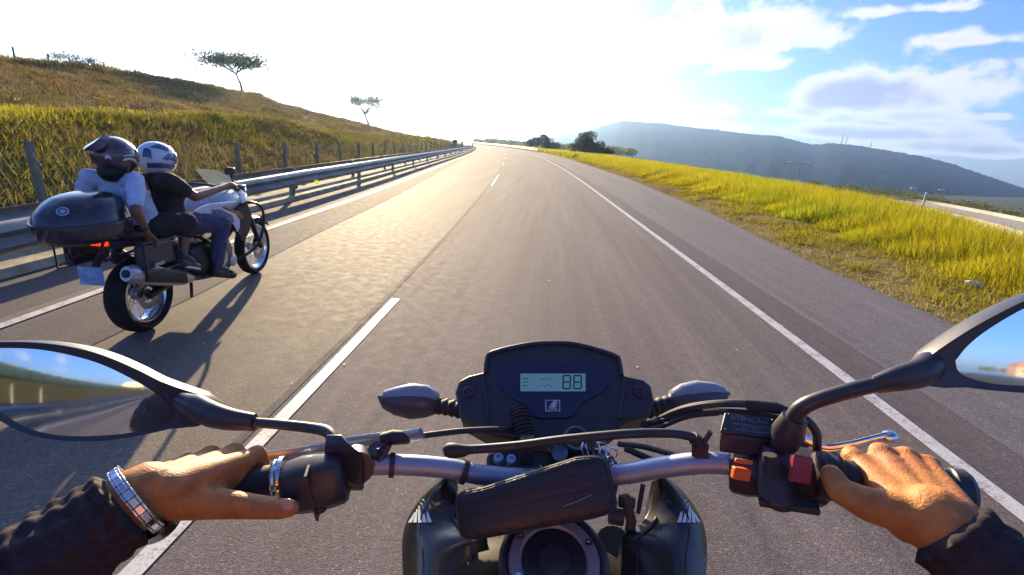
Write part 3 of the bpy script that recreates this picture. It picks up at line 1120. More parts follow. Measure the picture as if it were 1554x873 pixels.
def guard_rail(name, fx, Yv, side, zc, post0, step, postmax, label, post_h=None, group=None, white=False):
    """W-beam facing side (+1 = towards +X)"""
    r = empty(name, (float(fx(post0)), post0, 0), label, 'guard rail', group)
    ox, oy = float(fx(post0)), post0
    xs = fx(Yv)
    tn = np.gradient(xs, Yv)
    rings = []
    for i, Yy in enumerate(Yv):
        nx, ny = 1.0, -tn[i]
        l = math.hypot(nx, ny)
        nx, ny = nx / l * side, ny / l * side
        ring = [Vector((xs[i] - ox + nx * a, Yy - oy + ny * a, zrail(Yy, zc) + b)) for a, b in WP]
        ring += [Vector((xs[i] - ox + nx * (a - .006), Yy - oy + ny * (a - .006), zrail(Yy, zc) + b)) for a, b in reversed(WP)]
        rings.append(ring)
    MB().rings(rings).build('beam', mat('white_steel', (.7, .69, .66), .45, .3) if white else M_steel, r, angle=50)  # white variant gives the beam its own paler steel colour
    y = post0
    proto = {}
    k = 0
    while y < postmax:
        x = float(fx(y)) - ox
        for nm, fn in (('post', lambda m: m.box((-.06 * side, 0, zc / 2 + .04), (.012, .11, zc + .16)).box((-.06 * side, .055, zc / 2 + .04), (.07, .008, zc + .16)).box((-.06 * side, -.055, zc / 2 + .04), (.07, .008, zc + .16))),
                       ('spacer', lambda m: m.box((-.012 * side, 0, zc), (.05, .09, .2)))):
            if nm not in proto:
                proto[nm] = fn(MB()).build(nm, M_steeld, r, smooth=False)
                proto[nm].location = (x, y - oy, zrail(y, zc) - zc)
            else:
                c = proto[nm].copy()
                COL.objects.link(c)
                c.parent = r
                c.location = (x, y - oy, zrail(y, zc) - zc)
        y += step
        k += 1
    return r


GY = np.concatenate([np.arange(-80, -8, 4.0), np.arange(-8, 60, 1.0), np.arange(60, 317, 4.0)])
gr = guard_rail('guard_rail', railx, GY, 1, .50, -59.6, 5.0, 300, 'long galvanised guard rail beside the left lane with a yellow reflector')
p = at_y(473, 276, 11.4)
p.x = float(railx(11.4)) + .10
MB().lathe([(.0, 0), (.055, 0), (.06, .008), (.055, .02), (.0, .022)], p - Vector((float(railx(-59.6)), -59.6, 0)), (1, -.4, 0), 6).build('reflector', M_yrefl, gr)
g2 = guard_rail('guard_rail_back', lambda Y: railx(Y) - .95, GY, -1, .43, -57.6, 5.0, 300, 'second guard rail behind the first, facing the opposite carriageway')
g2.name = 'guard_rail'
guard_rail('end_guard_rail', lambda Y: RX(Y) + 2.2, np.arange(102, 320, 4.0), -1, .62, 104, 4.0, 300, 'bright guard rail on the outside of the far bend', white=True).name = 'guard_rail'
# pale gravel drain between the two rails
structure('path', ribbon(off(railx, -1.75), off(railx, -.12), yk, .0, .03), mat('pale_gravel', (.30, .26, .19), .95, var=.35, nscale=30, bump=.6, bscale=60, col2=(.18, .16, .11), c2scale=2))
mbx = MB()
ribbon(off(railx, -1.52), off(railx, -1.2), yk, .05, .09, mbx)
structure('drain_channel', mbx, mat('drain_concrete', (.45, .41, .34), .9, var=.2, nscale=14))

# ----- wire fence at the foot of the bank
fr = empty('wire_fence', (0, 0, 0), 'low wire mesh fence with weathered concrete posts at the foot of the left bank', 'fence')
fx = lambda Y: railx(Y) - 2.25
mb = None
M_fpost = mat('fence_post_concrete', (.20, .19, .145), .9, var=.3, nscale=12, bump=.4, bscale=50)
y = 6.7 - 2.7 * 7
k = 0
pp = None
while y < 110:
    x, z = float(fx(y)), .0
    if pp is None:
        m2 = MB()
        m2.rings([[Vector((a * s, b * s, zz)) for a, b in ((-.042, -.042), (.042, -.042), (.042, .042), (-.042, .042))] for zz, s in ((-.2, 1), (.6, 1), (1.08, .9), (1.10, .7))])
        m2.box((0, 0, .55), (.17, .05, .03))
        pp = m2.build('post', M_fpost, fr, smooth=False)
        c = pp
    else:
        c = pp.copy(); COL.objects.link(c); c.parent = fr
    c.location = (x, y, z)
    c.rotation_euler = (random.uniform(-.03, .03), random.uniform(-.07, .02), 0)
    y += 2.7
M_wire = mat('fence_wire', (.22, .21, .18), .6, .5)
mb = MB()
Yw = np.arange(-12, 105, 1.55)
for zz in np.arange(.12, 1.0, .14):
    mb.tube([(float(fx(a)), a, zz + .01 * math.sin(a * 2.02)) for a in Yw], .0028, 4)
for a in np.arange(2, 40, .16):
    x = float(fx(a)); x2 = float(fx(a + .45)); x3 = float(fx(a - .45))
    mb.tube([(x, a, .1), (x2, a + .45, .98)], .0018, 3, cap=False)
    mb.tube([(x, a, .1), (x3, a - .45, .98)], .0018, 3, cap=False)
mb.build('wire_mesh', M_wire, fr)

# ================================================================= PLACE BEHIND THE CAMERA (seen in the mirrors)
wl = empty('noise_wall', (-15, -12, 0), 'long yellow panelled wall beside the road, seen in the rear-view mirror', 'wall')
mb = MB(); mb.box((0, -55, 1.3), (.12, 110, 2.6))
mb.build('panel', mat('yellow_panel', (.62, .52, .16), .7, var=.15, nscale=1.5), wl)
for k in range(38):
    MB().box((.12, -3 * k, 1.35), (.16, .16, 2.75)).build('post', mat('wall_post', (.42, .36, .14), .8), wl)
ov = empty('overpass', (0, -170, 0), 'pale concrete overpass crossing the road far behind, seen in the left mirror', 'bridge')
MB().box((0, 0, 6.2), (60, 8, 1.3)).build('deck', mat('overpass_concrete', (.5, .43, .30), .8, var=.15, nscale=.5), ov)
for x in (-14, 9): MB().box((x, 0, 2.6), (1.6, 6, 6)).build('pier', mat('overpass_concrete'), ov)
for x in (-26, 25): MB().box((x, 0, 2.4), (12, 8.5, 6.3)).build('abutment', mat('overpass_concrete'), ov)
hb = empty('building', (95, -190, -1), 'low pinkish building with a tiled roof far behind, seen in the right mirror', 'building')
MB().box((0, 0, 3), (34, 14, 6)).build('wall', mat('pink_render', (.55, .33, .24), .8), hb)
MB().prism([(-18, -8, 6), (18, -8, 6), (12, 0, 9.5), (-12, 0, 9.5)], (0, .4, .3)).prism([(-18, 8, 6), (18, 8, 6), (12, 0, 9.5), (-12, 0, 9.5)], (0, -.4, .3)).build('roof', mat('clay_tiles', (.45, .2, .12), .8), hb)
for k in range(6): MB().box((-13 + 5.2 * k, 7.03, 3.2), (1.8, .12, 1.8)).build('window', mat('dark_window', (.05, .06, .08), .2), hb)
Cs = []
for k in range(200):
    x = random.uniform(-260, 300); Yb = random.uniform(-420, -200)
    if abs(x + 1) < 22: continue
    r = random.uniform(2, 4.5); n = 60
    d = RNG.normal(size=(n, 3)); d /= np.linalg.norm(d, axis=1)[:, None]; d *= r * RNG.uniform(.5, 1, (n, 1)); d[:, 2] *= .7
    Cs.append(np.array([[x, Yb, 1.5]]) + d)
C = np.concatenate(Cs)
V1, F1, r1 = leaves(C, np.full(len(C), 1.0))
tag(scatter_mesh('rear_woodland', V1, F1, r1, M_wood), kind='stuff')
#@@BIKES
# ================================================================= OWN MOTORCYCLE
LB = 1.9
BM = Matrix.Translation((-.040, 0, 0)) @ Matrix.Rotation(-rad(LB), 4, 'Y')
BI = BM.inverted()
M_blk = mat('black_plastic', (.044, .036, .044), .50, var=.2, nscale=60, bump=.25, bscale=900)
M_satin = mat('satin_black', (.042, .037, .045), .40, var=.15, nscale=50, bump=.12, bscale=1200)
M_rub = mat('black_rubber', (.030, .025, .030), .62, var=.2, nscale=80, bump=.4, bscale=700)
M_alu = mat('anodised_tube', (.34, .38, .50), .46, .55, var=.08, nscale=30, bump=.08, bscale=400)
M_chr = mat('polished_steel', (.78, .80, .84), .14, 1.0, var=.05, nscale=50)
M_gls = mat('mirror_glass', (.86, .89, .94), .012, 1.0, var=.0)
M_paint = mat('gloss_black_paint', (.020, .017, .015), .28, var=.1, nscale=30, coat=.35)
M_skin = mat('skin', (.56, .225, .058), .55, var=.18, nscale=90, bump=.7, bscale=420, col2=(.43, .155, .045), c2scale=28, c2lo=.4, c2hi=.65, spec=.4)
M_jack = mat('jacket_cloth', (.045, .034, .037), .85, var=.25, nscale=300, bump=.5, bscale=1400, spec=.2)


def Pl(px, py, y):
    """place under pixel at forward distance y, in the motorcycle's own frame"""
    c = BI @ CAM
    d = BI.to_3x3() @ ray(px, py)
    return c + d * ((y - c.y) / d.y)


def PP(lst):
    return [Pl(*q) for q in lst]


def on_plane(pts, c, n):
    """pixels onto the plane through c with normal n, motorcycle frame"""
    o_ = BI @ CAM
    out = []
    for px, py in pts:
        d = BI.to_3x3() @ ray(px, py)
        out.append(o_ + d * ((c - o_).dot(n) / d.dot(n)))
    return out


mc = empty('motorcycle', BM, 'black motorcycle ridden by the camera wearer, its handlebar and dash filling the lower picture', 'motorcycle')

bar = PP([(262, 748, .385), (330, 739, .392), (400, 732, .40), (480, 716, .415), (560, 706, .43), (620, 706, .441), (680, 711, .452), (740, 722, .46), (838, 726, .465), (940, 720, .46), (1000, 710, .452), (1060, 703, .443), (1110, 704, .435), (1190, 713, .42), (1270, 724, .41), (1360, 735, .40), (1452, 745, .39)])
hb_ = MB().tube(bar[3:14], .0112, 20, smooth=5).build('handlebar', M_alu, mc)
MB().tube(PP([(591, 706, .4360), (599, 706, .4375)]), .0136, 20).build('clamp_band', M_blk, hb_)
MB().tube(PP([(700, 714, .455), (708, 716, .456)]), .0145, 20).build('clamp_band', M_blk, hb_)


def ribbed(path, r, rib, n, seg=20):
    P = catmull(path, 10)
    Q, R = [], []
    for i in range(n * 4 + 1):
        f = i / (n * 4) * (len(P) - 1)
        a = int(min(f, len(P) - 2))
        Q.append(P[a].lerp(P[a + 1], f - a)); R.append(r + (rib if i % 4 in (1, 2) else 0))
    return MB().tube(Q, R, seg)


# grips with flanges
ribbed(bar[0:3], .0155, .0012, 16).build('grip', M_rub, mc)
ribbed(bar[14:17], .0155, .0012, 16).build('grip', M_rub, mc)
a, b = bar[2], bar[3]
ax = (b - a).normalized()
MB().lathe([(.0, -.030), (.0150, -.030), (.0165, -.028), (.0165, 0), (.0, 0)], a + ax * .014, ax).build('grip_flange', M_rub, mc)
MB().lathe([(.014, 0), (.0205, 0), (.0215, .002), (.0205, .0045), (.014, .0045)], a + ax * .012, ax, closed=True, cap=False).build('chrome_ring', M_chr, mc)
MB().lathe([(.014, 0), (.0225, 0), (.0235, .002), (.0225, .006), (.014, .006)], a + ax * .0175, ax, closed=True, cap=False).build('chrome_ring', M_chr, mc)
# left switch housing
R3 = ax.to_track_quat('X', 'Z').to_matrix()
c = Pl(480, 730, .40)
sw = MB().rings([[c + R3 @ Vector((x, s_ * yy, s_ * zz)) for yy, zz in ((.016, .024), (.024, .012), (.024, -.012), (.014, -.026), (-.012, -.028), (-.024, -.014), (-.025, .006), (-.016, .024), (0, .029))] for x, s_ in ((-.031, .75), (-.027, .95), (-.01, 1.03), (.012, 1.02), (.026, .95), (.031, .8))]).build('switch_housing', M_satin, mc, bevel=.002)
MB().box(c + R3 @ Vector((0, -.018, .0)), (.0025, .018, .055), R3).build('joint_trim', M_blk, sw)
MB().ell(Pl(468, 700, .40), (.012, .006, .005), R3).build('button', M_blk, sw)
MB().ell(Pl(486, 770, .385), (.007, .008, .006)).tube(PP([(486, 755, .39), (486, 772, .385)]), .005, 10).build('button', M_blk, sw)
# clutch perch, mirror clamp
MB().rings([[Pl(px + dx, py + dy, yy) for dx, dy in ((-w_, -h_), (w_, -h_), (w_ * 1.1, 0), (w_, h_), (-w_, h_), (-w_ * 1.1, 0))] for px, py, yy, w_, h_ in ((507, 668, .418, 12, 9), (512, 685, .408, 18, 12), (524, 705, .405, 22, 20), (532, 722, .410, 20, 20), (535, 735, .42, 16, 10))]).build('clutch_perch', M_satin, mc, bevel=.002)
MB().tube(PP([(540, 712, .412), (540, 700, .43)]), .019, 16).build('perch_clamp', M_satin, mc)
# clutch lever and its cable
cl = MB().tube(PP([(640, 658, .452), (615, 663, .455), (575, 666, .458), (530, 672, .458), (470, 684, .456), (410, 692, .452), (345, 696, .446), (300, 700, .44)]), [.007, .008, .0078, .0072, .0066, .006, .006, .007], 12, smooth=4, flat=.55).build('clutch_lever', mat('cast_lever', (.42, .43, .47), .38, .7, var=.08), mc)
MB().lathe([(0, -.004), (.009, -.004), (.009, .004), (0, .004)], Pl(572, 684, .435), (0, -.4, .9)).build('pivot_bolt', M_blk, cl)
MB().tube(PP([(576, 686, .43), (590, 672, .44), (575, 700, .43)]), .005, 8).build('lever_bracket', M_blk, cl)
cbl = MB().tube(PP([(590, 666, .452), (622, 664, .456), (660, 659, .465), (705, 654, .48), (760, 652, .50), (800, 655, .53)]), [.0035] * 6, 10, smooth=5).build('clutch_cable', M_rub, mc)
MB().tube(PP([(578, 667, .449), (596, 664, .452), (618, 664, .455), (626, 663, .456)]), [.0065, .0085, .0075, .0045], 14).build('cable_boot', M_rub, cbl)


# mirrors ------------------------------------------------------------
def mirror(glass, shell, hz_px, hz_dir, y0, stem, neck, flip):
    cx = sum(p[0] for p in glass) / len(glass); cyy = sum(p[1] for p in glass) / len(glass)
    c = Pl(cx, cyy, y0)
    camb = BI @ CAM
    hzp = Pl(*hz_px, y0)
    din = (hzp - camb).normalized()
    dout = (BI.to_3x3() @ Vector(hz_dir)).normalized()
    n = (dout - din).normalized()
    G = on_plane(glass, c, n)
    Sh = on_plane(shell, c, n)
    ctr = sum(G, Vector()) / len(G)
    Gs = catmull(G + [G[0]], 5)[:-1]
    Ss = catmull(Sh + [Sh[0]], 5)[:-1]
    RS = .80

    def sph(p_, c_=ctr):
        return p_ - n * ((p_ - c_).length ** 2 / (2 * RS))
    rings = []
    for k in (1.0, .85, .7, .55, .4, .25, .12, .015):
        rings.append([sph(ctr + (g - ctr) * k) + n * .0012 for g in Gs])
    m = MB()

    def resamp(L, k):
        out = []
        for i in range(k):
            f = i / k * len(L); a = int(f); out.append(L[a].lerp(L[(a + 1) % len(L)], f - a))
        return out
    # march both outlines by angle so that the rings do not twist
    q3 = n.to_track_quat('Z', 'Y')

    def by_angle(L, k):
        loc = [q3.inverted() @ (p_ - ctr) for p_ in resamp(L, 400)]
        an = [math.atan2(p_.y, p_.x) for p_ in loc]
        out = []
        for i in range(k):
            a = -math.pi + 2 * math.pi * i / k
            b = min(range(len(loc)), key=lambda j_: abs((an[j_] - a + math.pi) % (2 * math.pi) - math.pi))
            out.append(ctr + q3 @ loc[b])
        return out
    Gr, Sr = by_angle(Gs, 72), by_angle(Ss, 72)
    sc = ctr
    rr = [[sph(g) + n * .0004 for g in Gr]]
    for k, dep in ((.995, .0030), (1.0, .001), (1.0, -.008), (.97, -.018), (.88, -.028), (.66, -.036), (.3, -.040)):
        rr.append([sph(sc + (g - sc) * k) + n * dep for g in Sr])
    sh = m.rings(rr).build('mirror', M_satin, mc, angle=50)
    MB().rings(rings).build('mirror_glass', M_gls, sh, recalc=True, angle=80)
    MB().tube(PP(stem[0]), stem[1], 16, smooth=5).build('mirror_stem', M_satin, sh)
    nk_ = PP(neck[0])
    nk_[0] -= n * .026; nk_[1] -= n * .014; nk_[2] -= n * .004
    MB().tube(nk_, neck[1], 20, smooth=4, flat=.8).build('mirror_neck', M_satin, sh)
    return sh


mirror([(-60, 545), (-30, 532), (10, 529), (60, 531), (110, 540), (155, 554), (200, 577), (238, 603), (256, 628), (246, 648), (205, 657), (150, 662), (90, 661), (45, 651), (5, 630), (-35, 600), (-60, 570)],
       [(-72, 540), (-36, 523), (10, 519), (62, 520), (114, 527), (160, 540), (205, 560), (245, 582), (290, 600), (322, 617), (316, 650), (268, 652), (215, 662), (150, 670), (86, 668), (38, 658), (-6, 636), (-48, 606), (-74, 572)],
       (110, 572), (-.42, -1, -.0), .45,
       (((385, 641, .452), (430, 645, .45), (474, 650, .447), (496, 655, .44), (506, 667, .43), (511, 684, .42)), [.0055, .0058, .006, .0064, .0066, .0068]),
       (((255, 618, .452), (290, 625, .452), (322, 632, .452), (352, 637, .452), (386, 641, .452)), [.010, .0165, .0155, .0130, .0105]), 1)
mirror([(1452, 548), (1470, 525), (1500, 500), (1554, 468), (1610, 448), (1670, 440), (1720, 448), (1748, 475), (1752, 510), (1730, 545), (1690, 570), (1640, 582), (1580, 586), (1510, 583), (1470, 573), (1455, 562)],
       [(1398, 552), (1440, 520), (1488, 489), (1550, 457), (1610, 436), (1672, 428), (1730, 436), (1762, 468), (1768, 512), (1744, 554), (1698, 582), (1640, 594), (1578, 597), (1508, 593), (1455, 588), (1404, 590)],
       (1500, 612), (.45, -1, -.0), .40,
       (((1330, 583, .402), (1290, 593, .404), (1245, 606, .408), (1218, 618, .412), (1204, 636, .416), (1198, 660, .42)), [.0068, .0072, .0072, .0074, .0076, .008]),
       (((1460, 556, .40), (1425, 563, .40), (1398, 569, .40), (1362, 575, .40), (1328, 584, .402)), [.008, .0145, .0135, .0115, .0085]), -1)
MB().tube(PP([(1206, 634, .416), (1196, 655, .418), (1190, 676, .42)]), [.011, .0145, .012], 16).build('mirror_mount', M_satin, mc)

# right hand controls ------------------------------------------------
M_lid = mat('reservoir_lid', (.040, .038, .045), .38, var=.2, nscale=90, bump=.3, bscale=900)
top = PP([(1100, 630, .452), (1180, 641, .448), (1176, 668, .428), (1093, 658, .430)])
dn = Vector((0, -.004, -.020))
res = MB().prism(top, dn).build('brake_reservoir', M_blk, mc, bevel=.003)
nrm_ = (top[1] - top[0]).cross(top[3] - top[0]).normalized()
if nrm_.z < 0: nrm_ = -nrm_
cen = sum(top, Vector()) / 4
lid = MB().prism([cen + (p_ - cen) * 1.04 + nrm_ * .0005 for p_ in top], nrm_ * .0035).build('lid', M_lid, res, bevel=.0012)
Rt = Matrix(((top[1] - top[0]).normalized(), nrm_.cross((top[1] - top[0]).normalized()), nrm_)).transposed()


def text(body, size, loc, R, m, parent, name='lettering', ext=.0002):
    cu = bpy.data.curves.new(name, 'FONT')
    cu.body = body
    cu.size = size
    cu.align_x = 'CENTER'; cu.align_y = 'CENTER'
    cu.extrude = ext
    cu.resolution_u = 2
    tmp = bpy.data.objects.new(name, cu)
    COL.objects.link(tmp)
    me = bpy.data.meshes.new_from_object(tmp)
    bpy.data.objects.remove(tmp)
    o = bpy.data.objects.new(name, me)
    COL.objects.link(o)
    me.materials.append(m)
    o.parent = parent
    o.matrix_local = Matrix.Translation(loc) @ R.to_4x4()
    return o


M_let = mat('moulded_letters', (.20, .19, .22), .4)
up_ = Rt @ Vector((0, 1, 0))
text('ATENÇÃO', .0078, cen + nrm_ * .0043 + up_ * .0062, Rt, M_let, lid)
text('USE SOMENTE FLUIDO\nDOT 4 DE UM\nRECIPIENTE SELADO', .0034, cen + nrm_ * .0043 - up_ * .0045, Rt, M_let, lid)
for k in (0, 1, 2, 3):
    MB().lathe([(0, 0), (.0022, 0), (.0018, .0008), (0, .0008)], cen + (top[k] - cen) * .82 + nrm_ * .0042, nrm_, 12).build('screw', M_satin, lid)
ay = (bar[14] - bar[12]).normalized()
Ra = ay.to_track_quat('X', 'Z').to_matrix()


def housing(name, px, py, y, L, prof, m=None):
    c = Pl(px, py, y)
    o = MB().rings([[c + Ra @ Vector((x, s_ * a_, s_ * b_)) for a_, b_ in prof] for x, s_ in ((-L / 2, .8), (-L / 2 + .004, .97), (0, 1.02), (L / 2 - .004, .97), (L / 2, .8))]).build(name, m or M_satin, mc, bevel=.0015)
    return o, c


oct_ = ((.020, .010), (.020, -.012), (.010, -.024), (-.010, -.025), (-.022, -.014), (-.023, .008), (-.014, .020), (.010, .020))
h1, c1 = housing('switch_housing', 1133, 712, .432, .034, oct_)
M_org = mat('orange_switch', (.75, .13, .012), .42, var=.1, nscale=100)
M_redk = mat('dull_red_switch', (.30, .035, .045), .45, var=.1, nscale=100)


def chip(name, quad, th, m, parent, bevel=.0012):
    q = PP(quad)
    n = (q[1] - q[0]).cross(q[3] - q[0]).normalized()
    if n.y > 0: n = -n
    return MB().prism([p + n * th for p in q], -n * th * 2.2).build(name, m, parent, bevel=bevel)


chip('button', [(1116, 695, .398), (1142, 699, .398), (1141, 706, .396), (1115, 702, .396)], .002, M_org, h1)
chip('button', [(1113, 708, .396), (1139, 712, .396), (1136, 730, .392), (1110, 726, .392)], .0035, M_org, h1)
MB().rings([[Pl(px, py, y_) + Vector((math.cos(a_) * w_, math.sin(a_) * w_ * .8, 0)) for a_ in np.linspace(0, 2 * math.pi, 13)[:-1]] for px, py, y_, w_ in ((1178, 676, .425, .013), (1178, 700, .415, .017), (1178, 730, .407, .019), (1180, 752, .398, .019), (1182, 768, .392, .012))]).build('throttle_body', M_satin, mc, bevel=.0015)
MB().box(Pl(1196, 764, .392), (.05, .016, .007), Ra).build('cable_guide', M_blk, mc, bevel=.002)
MB().tube(PP([(1168, 690, .395), (1168, 716, .392)]), .006, 12).build('adjuster', M_rub, mc)
h2, c2 = housing('kill_switch_housing', 1219, 720, .425, .040, tuple((a_ * 1.05, b_ * 1.15) for a_, b_ in oct_))
chip('button', [(1203, 690, .394), (1232, 694, .394), (1228, 734, .386), (1197, 730, .386)], .003, M_redk, h2)
MB().lathe([(.0, -.012), (.018, -.012), (.0215, -.010), (.0225, 0), (.0215, .010), (.0165, .013), (.0165, .022), (.0, .022)], Pl(1256, 722, .408), ay, 28).build('grip_flange', M_rub, mc)
for q in (0, 1):
    MB().lathe([(.0195, 0), (.0218, .001), (.0218, .003), (.0195, .004)], Pl(1246 + q * 18, 721, .408), ay, 28, closed=True, cap=False).build('flange_rib', M_blk, mc)
MB().lathe([(0, 0), (.0165, 0), (.0195, .003), (.0195, .012), (.0160, .016), (.006, .0175), (0, .0175)], bar[16] - ay * .006, ay, 28).build('bar_end', M_satin, mc)
bl = MB().tube(PP([(1205, 664, .452), (1225, 674, .452), (1252, 682, .455), (1290, 676, .458), (1325, 667, .46), (1348, 662, .46)]), [.009, .008, .0068, .006, .0055, .0060], 12, smooth=4, flat=.62).ell(Pl(1350, 663, .46), (.0085, .007, .0065)).build('brake_lever', M_chr, mc)

# hoses --------------------------------------------------------------
M_hose = mat('rubber_hose', (.035, .033, .038), .5, var=.15, nscale=100)
hs = MB().tube(PP([(700, 683, .425), (735, 681, .432), (790, 676, .435), (850, 668, .435), (910, 662, .435), (965, 658, .436), (1020, 658, .44), (1050, 664, .442), (1062, 674, .444)]), .0048, 14, smooth=6).build('brake_hose', M_hose, mc)
MB().tube(PP([(673, 686, .420), (680, 684, .422), (690, 684, .4235), (702, 684, .425), (712, 682, .427)]), [.0045, .0078, .0082, .0068, .0050], 14, smooth=3).build('hose_end', M_rub, hs)
MB().tube(PP([(1050, 664, .442), (1060, 672, .443), (1068, 680, .444)]), [.0065, .0075, .0065], 12).build('hose_fitting', M_satin, hs)
MB().box(Pl(1062, 682, .442), (.016, .012, .012), Ra).tube(PP([(1070, 668, .44), (1078, 655, .44)]), .003, 8).build('hose_bracket', M_blk, hs)
for pts, r_ in (([(980, 650, .55), (1010, 632, .52), (1045, 619, .495), (1090, 613, .475), (1135, 613, .462), (1175, 618, .45), (1215, 632, .44), (1238, 655, .435), (1240, 685, .43)], .0042),
                ([(975, 645, .55), (1000, 640, .525), (1040, 628, .50), (1085, 624, .48), (1130, 626, .466), (1170, 632, .456), (1205, 645, .445), (1216, 668, .44)], .0040),
                ([(985, 655, .53), (1005, 647, .515), (1045, 632, .495), (1090, 627, .478)], .003),
                ([(938, 674, .50), (975, 678, .49), (1010, 687, .475), (1050, 697, .455)], .0032),
                ([(948, 680, .49), (970, 690, .485), (992, 700, .475)], .0038)):
    MB().tube(PP(pts), r_, 10, smooth=6).build('control_cable', M_hose, mc)
MB().tube(PP([(1133, 613, .4625), (1178, 619, .449), (1188, 622, .446)]), [.0058, .0062, .005], 12).build('cable_sleeve', M_rub, mc)

# instrument cluster -------------------------------------------------
dc = Pl(838, 600, .58)
dn_ = Vector((0, -.62, .78)).normalized()
hoodpx = [(700, 640), (697, 625), (692, 600), (697, 582), (712, 574), (735, 569), (736, 550), (745, 537), (800, 523), (838, 520.5), (876, 523), (934, 541), (943, 556), (945, 574), (975, 580), (986, 590), (991, 612), (984, 634), (950, 643), (930, 660), (890, 672), (790, 672), (740, 662)]
hood = on_plane(hoodpx, dc, dn_)
hb2 = MB().prism([p + dn_ * .010 for p in hood], -dn_ * .055).build('instrument_cluster', M_blk, mc, bevel=.004)
# raised rim
rim_px = [(738, 572), (740, 552), (748, 541), (800, 529), (838, 526.5), (876, 529), (930, 545), (938, 557), (941, 575)]
MB().tube([p + dn_ * .012 for p in on_plane(rim_px, dc, dn_)], .0032, 10, smooth=3).build('hood_rim', M_satin, hb2)
facepx = [(755, 568), (762, 560), (800, 555), (838, 553.5), (876, 555), (917, 562), (924, 570), (922, 590), (905, 605), (880, 618), (872, 634), (858, 640), (818, 640), (804, 634), (795, 618), (772, 605), (758, 592)]
fc = on_plane(facepx, dc, dn_)
M_face = mat('dash_face', (.030, .030, .065), .30, var=.1, nscale=60)
face = MB().prism([p + dn_ * .0135 for p in fc], -dn_ * .006).build('dash_face', M_face, hb2, bevel=.0015)
disp = on_plane([(790, 574), (887, 574), (887, 600), (790, 600)], dc, dn_)
M_lcd = mat('lcd_panel', (.035, .07, .10), .55, var=.04, nscale=80, spec=.08, col2=(.07, .085, .09), c2scale=30, emit=(.07, .17, .27, .22))
dsp = MB().prism([p + dn_ * .0150 for p in disp], -dn_ * .003).build('display', M_lcd, face)
M_seg = mat('lcd_segment', (.015, .03, .04), .4)
dx_ = (disp[1] - disp[0]); dy_ = (disp[0] - disp[3])


def D2(u, v, h=.0154):
    return disp[3] + dn_ * h + dx_ * u + dy_ * v


def bar2(mb, u0, v0, u1, v1, w):
    a_, b_ = D2(u0, v0), D2(u1, v1)
    d = (b_ - a_).normalized()
    s_ = d.cross(dn_) * w
    e = d * w
    mb.add([a_, a_ + e + s_, b_ - e + s_, b_, b_ - e - s_, a_ + e - s_], [(0, 1, 2, 3, 4, 5)])


for u0 in (.625, .79):
    mb = MB()
    L_, R_, B_, Mi, T_ = u0 + .015, u0 + .125, .12, .5, .88
    for q in ((L_, B_, R_, B_), (L_ + .008, Mi, R_ + .008, Mi), (L_ + .016, T_, R_ + .016, T_), (L_, B_, L_ + .008, Mi), (R_, B_, R_ + .008, Mi), (L_ + .008, Mi, L_ + .016, T_), (R_ + .008, Mi, R_ + .016, T_)):
        bar2(mb, *q, .00095)
    mb.build('digit', M_seg, dsp, smooth=False)
mb = MB()
for v in (.3, .5, .7): bar2(mb, .03, v, .10 + .03 * v, v, .0005)
mb.build('fuel_gauge', M_seg, dsp, smooth=False)
mb = MB()
for k in range(5): bar2(mb, .26 + .05 * k, .25 + .08 * (k % 2), .29 + .05 * k, .25 + .08 * (k % 2), .0006)
for k in range(4): bar2(mb, .30 + .05 * k, .62, .33 + .05 * k, .72, .0005)
mb.build('small_readout', mat('lcd_faint', (.10, .09, .05), .4), dsp, smooth=False)
# emblem: white framed square with a wing
em = on_plane([(827, 613), (849, 613), (849, 630), (827, 630)], dc, dn_)
M_sil = mat('emblem_silver', (.62, .62, .66), .3)
ex, ey = em[1] - em[0], em[0] - em[3]


def E2(u, v, h=.0146): return em[3] + ex * u + ey * v + dn_ * h


e0 = MB().prism([E2(0, 0, .0140), E2(1, 0, .0140), E2(1, 1, .0140), E2(0, 1, .0140)], -dn_ * .001).build('emblem', M_sil, face)
MB().add([E2(.07, .08), E2(.93, .08), E2(.93, .92), E2(.07, .92)], [(0, 1, 2, 3)]).build('emblem_ground', M_face, e0)
mb = MB()
for k in range(5):
    v0 = .30 + .10 * k
    mb.add([E2(.22 + .05 * k, v0, .015), E2(.60 - .02 * k, v0 - .02, .015), E2(.86 - .0 * k, v0 + .14 + .02 * k, .015), E2(.78 - .04 * k, v0 + .13 + .02 * k, .015), E2(.5, v0 + .075, .015), E2(.24 + .06 * k, v0 + .07, .015)], [(0, 1, 2, 3, 4, 5)])
mb.add([E2(.2, .14, .015), E2(.8, .14, .015), E2(.8, .22, .015), E2(.2, .22, .015)], [(0, 1, 2, 3)])
mb.build('wing_mark', M_sil, e0)
for px in (712, 968):
    MB().lathe([(0, 0), (.008, 0), (.008, .003), (.0055, .004), (.004, .002), (0, .002)], on_plane([(px, 600)], dc, dn_)[0] + dn_ * .010, dn_, 24).build('button', M_blk, hb2)
    MB().tube([on_plane([(px + (22 if px < 838 else -22), 578)], dc, dn_)[0] + dn_ * .011, on_plane([(px + (30 if px < 838 else -30), 640)], dc, dn_)[0] + dn_ * .010], .003, 8).build('trim_ridge', M_blk, hb2)
MB().lathe([(0, 0), (.0042, 0), (.004, .003), (.002, .0042), (0, .0042)], Pl(728, 632, .555), (0, -.8, .6), 12).build('bolt', M_chr, hb2)

